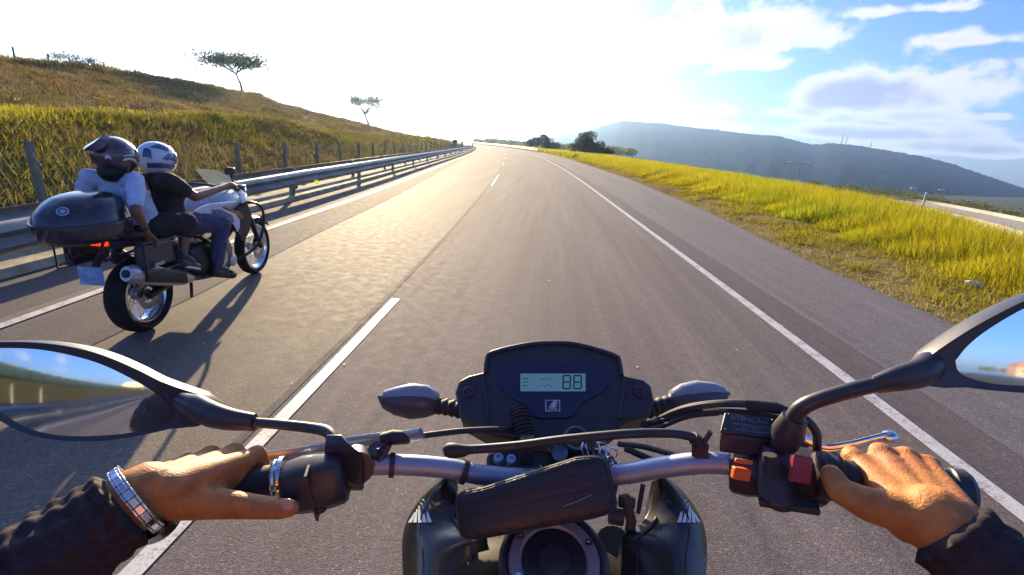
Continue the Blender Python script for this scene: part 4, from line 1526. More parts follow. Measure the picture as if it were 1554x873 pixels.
# turn signals
M_lens = mat('smoked_lens', (.30, .30, .34), .18, var=.05, nscale=60, coat=.5)
M_tsb = mat('signal_shell', (.075, .072, .095), .38, var=.12, nscale=70, bump=.2, bscale=900)
for sgn, ctrx, body, stalk in ((-1, 620, [(573, 602, 1, 1.5), (582, 606, 9, 16), (600, 608, 17, 24), (625, 610, 24, 28), (648, 611, 22, 24), (664, 614, 14, 15), (669, 615, 9, 10)], [(664, 616), (684, 619), (704, 624)]),
                               (1, 1060, [(1108, 597, 1, 1.5), (1099, 600, 8, 14), (1082, 602, 16, 21), (1055, 606, 23, 26), (1032, 608, 20, 22), (1016, 611, 13, 14), (1011, 612, 9, 10)], [(1016, 613), (996, 618), (978, 624)])):
    rings = []
    for px, py, hu, hd in body:
        c = Pl(px, py, .62)
        k = .00098
        rings.append([c + Vector((0, math.cos(a_) * -(hu + hd) * .5 * k * .8, math.sin(a_) * (hu if math.sin(a_) > 0 else hd) * k)) for a_ in np.linspace(0, 2 * math.pi, 19)[:-1]])
    ts = MB().rings(rings).build('turn_signal', M_tsb, mc, angle=60)
    lr = []
    for px, py, hu, hd in body[1:-1]:
        c = Pl(px, py, .62) + Vector((0, .003, .003))
        lr.append([c + Vector((0, math.cos(a_) * -(hu + hd) * .5 * .00098 * .80, abs(math.sin(a_)) * hu * .00098 * 1.05 if math.sin(a_) > 0 else math.sin(a_) * .002)) for a_ in np.linspace(0, 2 * math.pi, 19)[:-1]])
    MB().rings(lr).build('lens', M_lens, ts, angle=60)
    ribbed([Pl(px, py, .62 - .008 * i) for i, (px, py) in enumerate(stalk)], .0105, .0022, 4, 16).build('stalk', M_rub, ts)

# ribbed boot and clamp block in the middle
ribbed(PP([(788, 622, .530), (792, 642, .512), (797, 664, .50)]), .0098, .0028, 9, 18).build('ribbed_boot', M_rub, mc)
MB().box(Pl(800, 682, .485), (.017, .02, .030)).build('boot_bracket', mat('brown_bracket', (.06, .048, .045), .5), mc, bevel=.002)
tcl = MB().prism(on_plane([(738, 690), (770, 680), (840, 684), (905, 680), (936, 694), (940, 736), (905, 752), (800, 756), (740, 750)], Pl(838, 715, .50), Vector((0, -.45, .9)).normalized()), Vector((0, .01, -.03))).build('top_clamp', M_blk, mc, bevel=.004)
M_boltc = mat('zinc_bolt', (.45, .55, .68), .28, .9)
for px, py in ((757, 698), (776, 700), (757, 728), (776, 730), (912, 697), (928, 726)):
    MB().lathe([(0, 0), (.0062, 0), (.0062, .006), (.005, .0075), (.003, .0075), (.003, .004), (0, .004)], Pl(px, py, .48), (0, -.45, .9), 16).build('clamp_bolt', M_boltc, tcl)
ig = MB().lathe([(0, -.02), (.017, -.02), (.017, .004), (.0145, .006), (.0085, .006), (.0085, .002), (0, .002)], Pl(874, 668, .515), (0, -.55, .84), 28).build('ignition_switch', M_satin, mc)
MB().lathe([(.0125, .0), (.0152, .0), (.0152, .0018), (.0125, .0018)], Pl(874, 668, .515) + Vector((0, -.55, .84)) * .0062, (0, -.55, .84), 28, closed=True, cap=False).build('ignition_ring', mat('grey_ring', (.22, .20, .24), .35, .6), ig)
MB().tube(PP([(842, 676, .53), (850, 688, .50)]), .010, 12).build('stem_nut', M_boltc, tcl)

# tank, cap and shrouds
tk = Pl(840, 856, .40)
ta = Vector((0, -.30, .954)).normalized()
rings = []
TY = [(.50, 1.02, .04, .05), (.49, 1.06, .12, .07), (.475, 1.09, .17, .09), (.45, 1.11, .20, .12), (.40, 1.122, .215, .15), (.32, 1.11, .21, .16), (.22, 1.06, .135, .15), (.12, 1.00, .11, .13), (.04, .94, .085, .10), (-.02, .90, .06, .08)]
zoff = tk.z - 1.128
for yy, zt, hw, dp in TY:
    ring = []
    for k in range(24):
        a_ = 2 * math.pi * k / 24
        sx, sz = math.cos(a_), math.sin(a_)
        e = 2 / 3.4
        ring.append(Vector((math.copysign(abs(sx) ** e, sx) * hw * .62, yy, zt + zoff - dp + math.copysign(abs(sz) ** e, sz) * dp)))
    rings.append(ring)
tank = MB().rings(rings).build('fuel_tank', mat('tank_paint', (.020, .017, .013), .6, var=.2, nscale=25, spec=.08), mc, sub=1)
R_ = .0475
tkc = tk + ta * .004
cr = MB().lathe([(.058, -.03), (.0585, .0), (.054, .004), (.050, .004), (.050, -.03)], tkc, ta, 48, closed=True, cap=False).build('filler_surround', M_satin, tank)
M_ring = mat('grey_cap_ring', (.26, .25, .31), .42, .15, var=.08, nscale=60)
fcap = MB().lathe([(.0, .0), (.034, .0), (.034, .004), (.0365, .0065), (.0465, .0065), (.0485, .003), (.0485, -.01), (.0, -.01)], tkc, ta, 64).build('filler_cap', M_ring, tank)
q = ta.to_track_quat('Z', 'Y')
MB().lathe([(.0, .0045), (.0335, .0045), (.0335, .001), (.0, .001)], tkc, ta, 48).build('cap_disc', mat('cap_disc_black', (.03, .028, .04), .35), fcap)
MB().prism([tkc + ta * .006 + q @ Vector((math.cos(a_) * .018 * (1.0 if k % 2 else .92), math.sin(a_) * .018 * (1.0 if k % 2 else .92), 0)) for k, a_ in enumerate(np.linspace(0, 2 * math.pi, 9)[:-1] + .39)], -ta * .004).build('key_cover', M_satin, fcap, bevel=.001)
for a_ in (90, 28, 152, 210, 330):
    MB().lathe([(0, 0), (.0036, 0), (.0036, .002), (.0018, .002), (.0018, .0008), (0, .0008)], tkc + ta * .0066 + q @ Vector((math.cos(rad(a_)) * .0415, math.sin(rad(a_)) * .0415, 0)), ta, 14).build('cap_bolt', M_chr, fcap)
M_feath = mat('feather_white', (.80, .85, .86), .35)
for sgn in (-1, 1):
    def mx(px): return px if sgn < 0 else 1681 - px + 2
    # outer edge and inner edge of the curved shroud, front to back
    outer = [(668, 726, .52), (650, 742, .51), (632, 764, .50), (618, 788, .485), (611, 815, .465), (610, 845, .44), (612, 880, .41), (620, 930, .37)]
    inner = [(694, 730, .52), (693, 748, .505), (696, 768, .49), (704, 786, .475), (718, 800, .46), (738, 812, .445), (740, 850, .42), (742, 900, .39)]
    mid = [((o_[0] * .55 + i_[0] * .45), (o_[1] * .5 + i_[1] * .5) - 3, (o_[2] + i_[2]) / 2 - .012) for o_, i_ in zip(outer, inner)]
    mo = [((o_[0] * .8 + i_[0] * .2), (o_[1] * .85 + i_[1] * .15) - 2, (o_[2] * .8 + i_[2] * .2) - .012) for o_, i_ in zip(outer, inner)]
    cols = []
    for L_ in (outer, mo, mid, inner):
        cols.append(catmull([Pl(mx(q_[0]), q_[1], q_[2]) for q_ in L_], 4))
    rows = []
    for i_ in range(len(cols[0])):
        top_ = catmull([c_[i_] for c_ in cols], 3)
        lo_ = [top_[-1] + Vector((0, .012, -.05)), (top_[0] + top_[-1]) / 2 + Vector((0, .02, -.07)), top_[0] + Vector((0, .012, -.05))]
        rows.append(top_ + lo_)
    sh = MB().rings(rows).build('tank_shroud', M_paint, mc, bevel=.003, angle=50)
    # moulded recess line on the shroud
    MB().tube([cols[3][k_].lerp(cols[2][k_], .35) + Vector((0, -.0015, .0015)) for k_ in range(12, len(cols[0]), 2)], .0016, 6).build('panel_gap', M_rub, sh)
    MB().tube([cols[1][k_].lerp(cols[2][k_], .2) + Vector((0, -.001, .001)) for k_ in range(10, len(cols[0]), 2)], .0012, 6).build('panel_gap', M_rub, sh)
    from mathutils.bvhtree import BVHTree
    bvh = BVHTree.FromPolygons([v_.co.copy() for v_ in sh.data.vertices], [tuple(p_.vertices) for p_ in sh.data.polygons])

    def onto(px, py):
        o0 = BI @ CAM
        d_ = (BI.to_3x3() @ ray(px, py)).normalized()
        hit = bvh.ray_cast(o0, d_)
        return (hit[0] if hit[0] else Pl(px, py, .474)) - d_ * .0022
    mb = MB()
    for k in range(5):
        t0 = k / 5
        A_ = [(632 - 3.6 * k, 764 + 5.5 * k), (636.5 - 3.6 * k, 763 + 5.0 * k), (646 - 6.4 * k + 3, 792 - .2 * k), (641.5 - 6.0 * k + 2, 792.5 - .2 * k)]
        pts = [onto(mx(px), py) for px, py in ((641 - 3.0 * k, 758 + 5.0 * k), (644 - 3.4 * k, 760 + 5.0 * k), (655 - 7.6 * k, 793), (649.5 - 7.6 * k, 793))]
        mb.prism(pts, Vector((0, .0008, -.0004)))
    mb.build('wing_decal', M_feath, sh, smooth=False)
    # fork leg
    MB().tube([(sgn * .095, .50, 1.06), (sgn * .095, .60, .80), (sgn * .095, .70, .55), (sgn * .095, .84, .30)], [.024, .024, .028, .026], 16).build('fork_leg', M_satin, mc)
# inner brackets seen between tank and clamp
for pts, r_, nm in (([(948, 752, .47), (958, 790, .46), (955, 812, .455)], .006, 'frame_bracket'), ([(925, 782, .45), (945, 786, .45)], .009, 'frame_bracket'), ([(700, 760, .48), (712, 800, .46)], .006, 'frame_bracket'), ([(976, 735, .50), (968, 780, .48)], .003, 'wiring_loom'), ([(940, 760, .47), (962, 764, .47)], .007, 'frame_bracket')):
    MB().tube(PP(pts), r_, 10).build(nm, M_blk, mc)


# wheels, also used by the other motorcycle
def wheel(parent, c, R, w, rimr, name, rimmat, spokes=18, disc=.13, side=1, tyremat=None):
    c = Vector(c)
    m = MB()
    prof = []
    n = 16
    for k in range(n):
        a_ = 2 * math.pi * k / n
        prof.append(((R + rimr) / 2 + math.cos(a_) * (R - rimr) / 2, math.sin(a_) * w / 2 * (1.0 if math.cos(a_) > -.3 else .75)))
    ty = m.lathe(prof, c, (1, 0, 0), 56, closed=True, cap=False).build('tyre', tyremat or M_tyre, None)
    wh = empty_part(name, parent)
    ty.parent = wh
    rb = w * .36
    MB().lathe([(rimr + .010, -rb), (rimr - .004, -rb * 1.05), (rimr - .016, -rb * .75), (rimr - .020, 0), (rimr - .016, rb * .75), (rimr - .004, rb * 1.05), (rimr + .010, rb), (rimr - .002, rb * .6), (rimr - .008, 0), (rimr - .002, -rb * .6)], c, (1, 0, 0), 56, closed=True, cap=False).build('rim', rimmat, wh)
    MB().lathe([(0, -.075), (.018, -.075), (.020, -.05), (.045, -.045), (.045, -.035), (.03, -.02), (.03, .02), (.045, .035), (.045, .045), (.020, .05), (.018, .075), (0, .075)], c, (1, 0, 0), 28).build('hub', M_alud, wh)
    mb = MB()
    for k in range(spokes):
        for s_ in (-1, 1):
            a0 = 2 * math.pi * (k + .25 * s_) / spokes
            a1 = a0 + .42 * (1 if k % 2 else -1)
            mb.tube([c + Vector((s_ * .04, math.cos(a0) * .042, math.sin(a0) * .042)), c + Vector((s_ * rb * .2, math.cos(a1) * (rimr - .014), math.sin(a1) * (rimr - .014)))], .0022, 4, cap=False)
    mb.build('spokes', M_chr, wh)
    MB().lathe([(disc * .55, 0), (disc, 0), (disc, .004), (disc * .55, .004)], c + Vector((side * .055, 0, 0)), (1, 0, 0), 40, closed=True, cap=False).build('brake_disc', M_disc, wh)
    return wh


def empty_part(name, parent):
    o = bpy.data.objects.new(name, None)
    COL.objects.link(o)
    o.parent = parent
    return o


M_tyre = mat('tyre_rubber', (.016, .014, .016), .72, var=.2, nscale=30, bump=.5, bscale=120, spec=.3)
M_alud = mat('cast_aluminium', (.50, .49, .51), .36, .6, var=.12, nscale=40)
M_rim = mat('bright_rim', (.70, .74, .82), .20, .95, var=.05)
M_disc = mat('disc_steel', (.40, .37, .36), .3, .95)
wheel(mc, (0, .87, .325), .325, .10, .26, 'front_wheel', M_rim, side=-1)
wheel(mc, (0, -.52, .315), .315, .13, .235, 'rear_wheel', M_rim)
MB().rings([[Vector((x * k, y, z)) for x, z in ((-.14, .30), (-.17, .45), (-.13, .62), (.13, .62), (.17, .45), (.14, .30))] for y, k in ((.05, .8), (.15, 1), (.4, 1), (.5, .7))]).build('engine', M_alud, mc, bevel=.02)
MB().tube([(0, .50, 1.0), (0, .42, .75), (.0, .48, .4), (0, .1, .28), (0, -.05, .5), (0, .1, .85), (0, .48, .98)], .022, 10).build('frame', M_satin, mc)
for sx in (-1, 1):
    MB().tube([(sx * .06, -.02, .42), (sx * .085, -.30, .37), (sx * .085, -.52, .315)], [.03, .025, .02], 10).build('swingarm', M_satin, mc)
    MB().tube([(sx * .10, .05, .35), (sx * .24, .05, .34)], .014, 8).build('footpeg', M_rub, mc)
MB().rings([[Vector((x * w_, y, z + dz)) for x, dz in ((-1, -.04), (-1, .0), (-.7, .035), (.7, .035), (1, 0), (1, -.04))] for y, w_, z in ((.10, .07, .84), (.0, .11, .82), (-.25, .14, .80), (-.5, .12, .83), (-.68, .07, .86))]).build('seat', M_rub, mc, sub=1)
MB().tube([(.12, .45, .35), (.13, .2, .25), (.14, -.1, .30), (.16, -.45, .45), (.16, -.62, .5)], [.02, .022, .025, .045, .045], 14, smooth=3).build('exhaust', M_satin, mc)
MB().ell((0, .70, 1.02), (.10, .06, .09)).build('headlight', M_lens, mc)
MB().rings([[Vector((math.sin(a_) * .065, .87 + math.cos(b_) * .37, .325 + math.sin(b_) * .37 - .01 * abs(math.sin(a_) * 3))) for a_ in np.linspace(-1.4, 1.4, 7)] + [Vector((math.sin(a_) * .06, .87 + math.cos(b_) * .362, .325 + math.sin(b_) * .362 - .01 * abs(math.sin(a_) * 3))) for a_ in np.linspace(1.4, -1.4, 7)] for b_ in np.linspace(.5, 2.4, 9)]).build('front_fender', M_blk, mc)

# keyring hanging from the ignition
kr = empty('keyring', BM @ Matrix.Translation(Pl(905, 685, .47)), 'bunch of silver keys on rings hanging from the ignition by the zipped pouch', 'keys')
K0 = Pl(905, 685, .47)
def kring(px, py, y, r_, ax_, w_=.0011):
    ax_ = Vector(ax_).normalized(); qq = ax_.to_track_quat('Z', 'Y')
    c = Pl(px, py, y) - K0
    return MB().tube([c + qq @ Vector((math.cos(a_) * r_, math.sin(a_) * r_, 0)) for a_ in np.linspace(0, 2 * math.pi, 25)], w_, 8)
kring(896, 680, .474, .0105, (.2, -.8, .6)).build('ring', M_chr, kr)
kring(912, 686, .470, .010, (-.5, -.7, .5)).build('ring', M_chr, kr)
kring(928, 692, .468, .009, (.6, -.7, .3)).build('ring', M_chr, kr)
for pts, r_ in (([(888, 676, .48), (894, 692, .468)], .0022), ([(905, 690, .468), (922, 700, .464)], .0042), ([(912, 684, .468), (926, 690, .463)], .0038), ([(926, 694, .466), (936, 704, .460)], .0035)):
    q_ = [Pl(*p_) - K0 for p_ in pts]
    MB().tube([q_[0], q_[0].lerp(q_[1], .45), q_[0].lerp(q_[1], .5), q_[1]], [r_ * 1.3, r_ * 1.3, r_ * .6, r_ * .5], 8, flat=.35).build('key', mat('key_metal', (.62, .66, .72), .25, .9), kr)

# zipped pouch strapped on the bar
pc = Pl(812, 757, .425)
pxv = (Pl(936, 738, .435) - Pl(688, 780, .425)).normalized()
pn = Vector((0, -.80, .60)); pn = (pn - pxv * pn.dot(pxv)).normalized()
pyv = pn.cross(pxv)
Rp = Matrix((pxv, pyv, pn)).transposed()
M_pouch = mat('pouch_leatherette', (.026, .023, .030), .40, var=.25, nscale=60, bump=.6, bscale=260)
po = empty('zipped_pouch', BM, 'black zipped pouch strapped across the middle of the silver handlebar', 'pouch')
L2, H2, T2 = .0835, .0265, .020
def pouch_ring(s_, t_, shrink=1.0):
    out = []
    for k in range(36):
        a_ = 2 * math.pi * k / 36
        e = 2 / 7.5
        u_ = math.copysign(abs(math.cos(a_)) ** e, math.cos(a_)) * L2 * s_
        v_ = math.copysign(abs(math.sin(a_)) ** e, math.sin(a_)) * (H2 * s_)
        # the right end is taller, the top edge rises towards the right
        v_ += .006 * (u_ / L2) * (1 if v_ > 0 else .2) + .0035 * math.sin(u_ * 40) * (1 if v_ > 0 else 0)
        out.append(pc + Rp @ Vector((u_, v_, t_)))
    return out
bd = MB().rings([pouch_ring(.90, -T2), pouch_ring(.97, -T2 * .9), pouch_ring(1.0, -T2 * .6), pouch_ring(1.0, T2 * .55), pouch_ring(.975, T2 * .85), pouch_ring(.93, T2 * .98), pouch_ring(.6, T2 * 1.04), pouch_ring(.2, T2 * 1.05)]).build('body', M_pouch, po, angle=70)
for s_, t_, r_ in ((1.004, T2 * .30, .0016), (1.004, -T2 * .15, .0016), (.985, T2 * .80, .0014)):
    rr_ = pouch_ring(s_, t_)
    MB().tube(rr_ + [rr_[0]], r_, 6).build('piping', M_satin, bd)
zp = pouch_ring(1.003, T2 * .08)
MB().tube(zp[0:19], .0021, 6, flat=.4).build('zip', mat('zip_black', (.05, .048, .055), .4, .3), bd)
MB().box(pc + Rp @ Vector((.012, H2 + .004, T2 * .1)), (.012, .003, .005), Rp).tube([pc + Rp @ Vector((.012, H2 + .005, T2 * .1)), pc + Rp @ Vector((.017, H2 - .002, T2 * 1.0))], .0014, 6).build('zip_pull', M_satin, bd)
MB().tube([pc + Rp @ Vector((.068, H2 + .006, -.018)), pc + Rp @ Vector((.072, H2 + .014, -.03)), pc + Rp @ Vector((.074, H2 + .020, -.045))], .008, 8, flat=.25).build('strap', M_rub, po)
for vv, rr_ in ((.0085, .0011), (.0135, .0008), (-.0015, .0006)):
    MB().tube([pc + Rp @ Vector((L2 * f_, vv + .004 * f_ + .0006 * math.sin(f_ * 9), T2 * (1.045 - .06 * max(0, abs(f_) - .55) * 2.4) + .0003)) for f_ in np.linspace(-.93, .93, 15)], rr_, 6).build('zip_track', M_satin, bd)
mb = MB()
mb.tube([pc + Rp @ Vector((.030, -.010, T2 * 1.13)), pc + Rp @ Vector((.046, -.0075, T2 * 1.07)), pc + Rp @ Vector((.060, -.004, T2 * 1.045))], .0006, 5)
mb.build('stitch_highlight', mat('thread_highlight', (.22, .21, .25), .5), bd)  # short pale thread line, its colour stands for a highlight on the pouch

# ================================================================= THE RIDER HOLDING THE CAMERA
me_ = empty('person', BM, 'rider in a dark jacket gripping the handlebar of the near motorcycle with both bare hands', 'person')
body = MB()
cap = body.cap2


def finger(mb, K, pts, r):
    p = [K] + pts
    for i in range(len(p) - 1):
        mb.cap2(p[i], r[i], p[i + 1], r[i + 1], 14)


def hand(mb, K, W, thumb, gripc, gax, rk, side):
    """K: four knuckles index..little, W: wrist"""
    fwd = (K[1] - W).normalized()
    gx = gax.normalized()
    upv = Vector((0, 0, 1)); upv = (upv - gx * upv.dot(gx)).normalized()
    fw = upv.cross(gx); fw = fw if fw.y > 0 else -fw
    for i, k in enumerate(K):
        sc = (1.0, 1.05, .98, .86)[i]
        # finger wraps round the grip: over the top, down in front, back underneath
        gp = gripc(k)
        a1 = gp + (fw * .0255 + upv * .0095) * sc
        a2 = gp + (fw * .0185 - upv * .0195) * sc
        a3 = gp + (-fw * .004 - upv * .0265) * sc
        r0 = rk * sc
        finger(mb, k, [a1, a2, a3], [r0 * 1.08, r0 * .95, r0 * .86, r0 * .74])
        # knuckle bump, tendon and palm
        mb.ell(k + upv * .0012, (r0 * 1.1, r0 * 1.2, r0 * .98), seg=12, rn=8)
        wr = W + gx * (side * (.016 - .0115 * i)) + fwd * .004
        mb.cap2(wr, .0165, k.lerp(wr, .12), r0 * 1.02)
        mb.cap2(wr - upv * .012, .0155, k.lerp(wr, .25) - upv * .012, r0 * 1.05)
        mb.cap2(wr + upv * .0098, .0042, k + upv * .0050, .0045)
        if i < 3:
            k2 = K[i + 1]
            mb.cap2(wr, .0150, k.lerp(k2, .5).lerp(wr, .10) - upv * .003, r0 * .92)
            mb.cap2(k.lerp(wr, .2) - upv * .006, r0 * .92, k2.lerp(wr, .2) - upv * .006, r0 * .92)
    finger(mb, thumb[0], thumb[1:], (.0165, .0145, .0116, .0100, .0088)[:len(thumb)])
    mb.cap2(W - upv * .004, .019, thumb[1], .0138)


def gripper(i0, i1):
    a_, b_ = bar[i0], bar[i1]
    d = (b_ - a_).normalized()
    return (lambda k: a_ + d * (k - a_).dot(d)), d


# left
gl, gxl = gripper(0, 2)
KL = [Pl(388, 693, .418), Pl(354, 690, .416), Pl(318, 693, .410), Pl(284, 702, .400)]
WL = Pl(222, 747, .325)
hand(body, KL, WL, [Pl(262, 762, .335), Pl(330, 764, .352), Pl(385, 769, .360), Pl(424, 772, .358), Pl(440, 771, .357)], gl, gxl, .0108, 1)
EL = Vector((-.485, .14, 1.165))
SL = Vector((-.235, -.16, 1.42))
body.cap2(WL, .0265, WL.lerp(EL, .45), .036); body.cap2(WL.lerp(EL, .45), .036, EL, .042); body.cap2(EL, .042, SL, .054)
MB().ell(Pl(436, 766, .3495), (.0062, .0018, .0052), Matrix.Rotation(rad(-35), 3, 'X')).build('thumb_nail', mat('nail', (.62, .34, .20), .3), me_)
# right
gr_, gxr = gripper(14, 16)
KR = [Pl(1296, 697, .424), Pl(1338, 690, .424), Pl(1376, 695, .418), Pl(1410, 706, .408)]
WR = Pl(1420, 788, .345)
hand(body, KR, WR, [Pl(1375, 780, .350), Pl(1318, 766, .358), Pl(1276, 746, .372), Pl(1262, 722, .386)], gr_, gxr, .0100, -1)
ER = Vector((.475, .14, 1.14))
SR = Vector((.235, -.16, 1.43))
body.cap2(WR, .0265, WR.lerp(ER, .45), .036); body.cap2(WR.lerp(ER, .45), .036, ER, .042); body.cap2(ER, .042, SR, .054)
# trunk, neck and head behind the camera, thighs and feet on the pegs
for sx in (-1, 1):
    s_ = SL if sx < 0 else SR
    body.cap2(s_, .055, Vector((0, -.20, 1.42)), .07)
    body.cap2(Vector((sx * .08, -.20, 1.36)), .10, Vector((sx * .06, -.22, .95)), .11)
    hip = Vector((sx * .10, -.20, .90)); kn = Vector((sx * .22, .22, .80)); an = Vector((sx * .20, .0, .42))
    body.cap2(hip, .095, kn, .062); body.cap2(kn, .062, an, .042); body.cap2(an, .04, an + Vector((0, .16, -.03)), .035)
body.cap2(Vector((0, -.20, 1.45)), .055, Vector((0, -.21, 1.57)), .055)
bodyo = body.build('body', M_skin, me_, remesh=.0026, relax=5)
bodyo.name = 'body'
hl = MB().ell((0, -.235, 1.66), (.125, .155, .145)).build('helmet', M_paint, me_)
# jacket
jk = MB()
for w_, e_, s_, sx in ((WL, EL, SL, -1), (WR, ER, SR, 1)):
    p0 = w_.lerp(e_, .52 if sx < 0 else .50)
    jk.cap2(p0, .047 if sx < 0 else .043, w_.lerp(e_, .55), .060); jk.cap2(w_.lerp(e_, .55), .060, e_, .068); jk.cap2(e_, .068, s_, .085)
    jk.cap2(s_, .085, Vector((0, -.22, 1.40)), .11)
    jk.cap2(Vector((sx * .08, -.235, 1.36)), .125, Vector((sx * .06, -.25, .93)), .135)
    g = random.Random(5)
    for k in range(22):
        q_ = w_.lerp(e_, g.uniform(.68, 1)) + Vector((g.uniform(-1, 1), g.uniform(-1, 1), g.uniform(-1, 1))) * .012
        d_ = Vector((g.uniform(-1, 1), g.uniform(-1, 1), g.uniform(-1, 1))).normalized() * .05
        jk.cap2(q_ - d_ * .4 + (q_ - w_.lerp(e_, .6)) * 0, .044, q_ + d_ * .4, .036)
jo = jk.build('jacket', M_jack, me_, remesh=.004, relax=5, crease=.010, csize=.035)
jt = MB()
for sx in (-1, 1):
    hip = Vector((sx * .10, -.21, .89)); kn = Vector((sx * .22, .22, .80)); an = Vector((sx * .20, .0, .44))
    jt.cap2(hip, .11, kn, .075); jt.cap2(kn, .075, an, .06)
jt.build('trousers', mat('denim', (.03, .04, .075), .8, var=.2, nscale=200), me_, remesh=.012)
for sx in (-1, 1):
    MB().cap2((sx * .20, .0, .40), .055, (sx * .20, .17, .37), .048).build('boot', M_satin, me_, remesh=.008)


def cuff(c0, c1, r0, n, name):
    """gathered elastic cuff: rings with crinkles"""
    c0, c1 = Vector(c0), Vector(c1)
    d = (c1 - c0).normalized()
    a_ = Vector((0, 0, 1)); a_ = (a_ - d * a_.dot(d)).normalized(); b_ = d.cross(a_)
    g = random.Random(8)
    rings = []
    M_ = 26
    for i in range(M_ + 1):
        f = i / M_
        c = c0.lerp(c1, f)
        ring = []
        for k in range(64):
            th = 2 * math.pi * k / 64
            rr_ = r0 * (1 + .16 * f) + .0018 * math.sin(f * 7 * 2 * math.pi) + .0024 * math.sin(th * 13 + 2.2 * math.sin(f * 7 + th)) * (.4 + .6 * math.sin(f * 16) ** 2)
            if i == 0: rr_ -= .006
            ring.append(c + (a_ * math.cos(th) * .92 + b_ * math.sin(th) * 1.08) * rr_)
        rings.append(ring)
    return MB().rings(rings).build(name, M_jack, me_, angle=80)


cuff(WL.lerp(EL, .07), WL.lerp(EL, .50), .036, 6, 'cuff')
cuff(WR.lerp(ER, .03), WR.lerp(ER, .48), .0335, 6, 'cuff')
# steel link watch round the left wrist
wd = (EL - WL).normalized()
wc = WL.lerp(EL, .035)
a_ = Vector((0, 0, 1)); a_ = (a_ - wd * a_.dot(wd)).normalized(); b_ = wd.cross(a_)
wt = empty_part('watch', me_)
mbk, mbg = MB(), MB()
for k in range(26):
    th = 2 * math.pi * k / 26
    p_ = wc + (a_ * math.cos(th) * .0305 + b_ * math.sin(th) * .0345)
    nn = (a_ * math.cos(th) / .0345 + b_ * math.sin(th) / .0385).normalized()
    tt = wd.cross(nn)
    Rk = Matrix((tt, wd, nn)).transposed()
    for q_, w_ in ((-.0038, .0018), (0, .0052), (.0038, .0018)):
        (mbk if q_ else mbg).box(p_ + wd * q_, (.0074, w_, .0030 if q_ else .0036), Rk)
mbk.build('strap', mat('brushed_links', (.62, .66, .74), .25, .95), wt, bevel=.0006)
mbg.build('strap', M_chr, wt, bevel=.0006)
MB().lathe([(0, .006), (.016, .006), (.018, .004), (.018, -.003), (0, -.003)], wc - a_ * .036, -a_, 32).build('dial', M_chr, wt)

# ================================================================= TOURING MOTORCYCLE AND ITS RIDERS
TA, TB = Vector((-3.08, 3.10, 0)), Vector((-3.24, 4.77, 0))
tf = (TB - TA).normalized(); trt = Vector((tf.y, -tf.x, 0))
TM = Matrix.Translation(TA) @ Matrix((trt, tf, Vector((0, 0, 1)))).transposed().to_4x4()
TMI = TM.inverted()


def T(cx, cy, x=.2):
    """crop trace (crop of the photo at 0,180, 2.493x) onto the plane x of the touring motorcycle"""
    d = TMI.to_3x3() @ ray(cx / 2.493, 180 + cy / 2.494)
    c = TMI @ CAM
    return c + d * ((x - c.x) / d.x)


def TT(lst, x=.2):
    return [T(a_, b_, x) for a_, b_ in lst]


tm = empty('touring_motorcycle', TM, 'white and dark blue adventure motorcycle with a large black top case carrying two people', 'motorcycle')
M_white = mat('white_panel', (.62, .66, .78), .22, coat=.6, var=.05)
M_blue = mat('blue_panel', (.05, .08, .22), .25, coat=.5, var=.1)
M_case = mat('case_plastic', (.046, .040, .056), .34, var=.2, nscale=30, bump=.15, bscale=500)
M_dkm = mat('dark_metal', (.035, .032, .034), .45, .5, var=.2, nscale=30)
M_oran = mat('copper_trim', (.30, .12, .05), .4, .3)
rwc = T(540, 690, 0.0); rwc = Vector((0, .0, .29))
wheel(tm, (0, .05, .283), .283, .145, .200, 'rear_wheel', M_rim, 20, .11, 1)
fwc = (0, 1.70, .298)
wheel(tm, fwc, .298, .105, .232, 'front_wheel', M_rim, 20, .13, 1)
# fork
for sx in (-1, 1):
    MB().tube([(sx * .085, 1.70, .298), (sx * .085, 1.55, .60), (sx * .085, 1.38, .92)], [.024, .026, .022], 12).build('fork_leg', M_dkm, tm)
MB().rings([[Vector((math.sin(a_) * .07, 1.70 + math.cos(b_) * .335, .298 + math.sin(b_) * .335 - .02 * abs(math.sin(a_)))) for a_ in np.linspace(-1.4, 1.4, 7)] + [Vector((math.sin(a_) * .065, 1.70 + math.cos(b_) * .328, .298 + math.sin(b_) * .328 - .02 * abs(math.sin(a_)))) for a_ in np.linspace(1.4, -1.4, 7)] for b_ in np.linspace(.7, 2.2, 8)]).build('front_fender', M_case, tm)
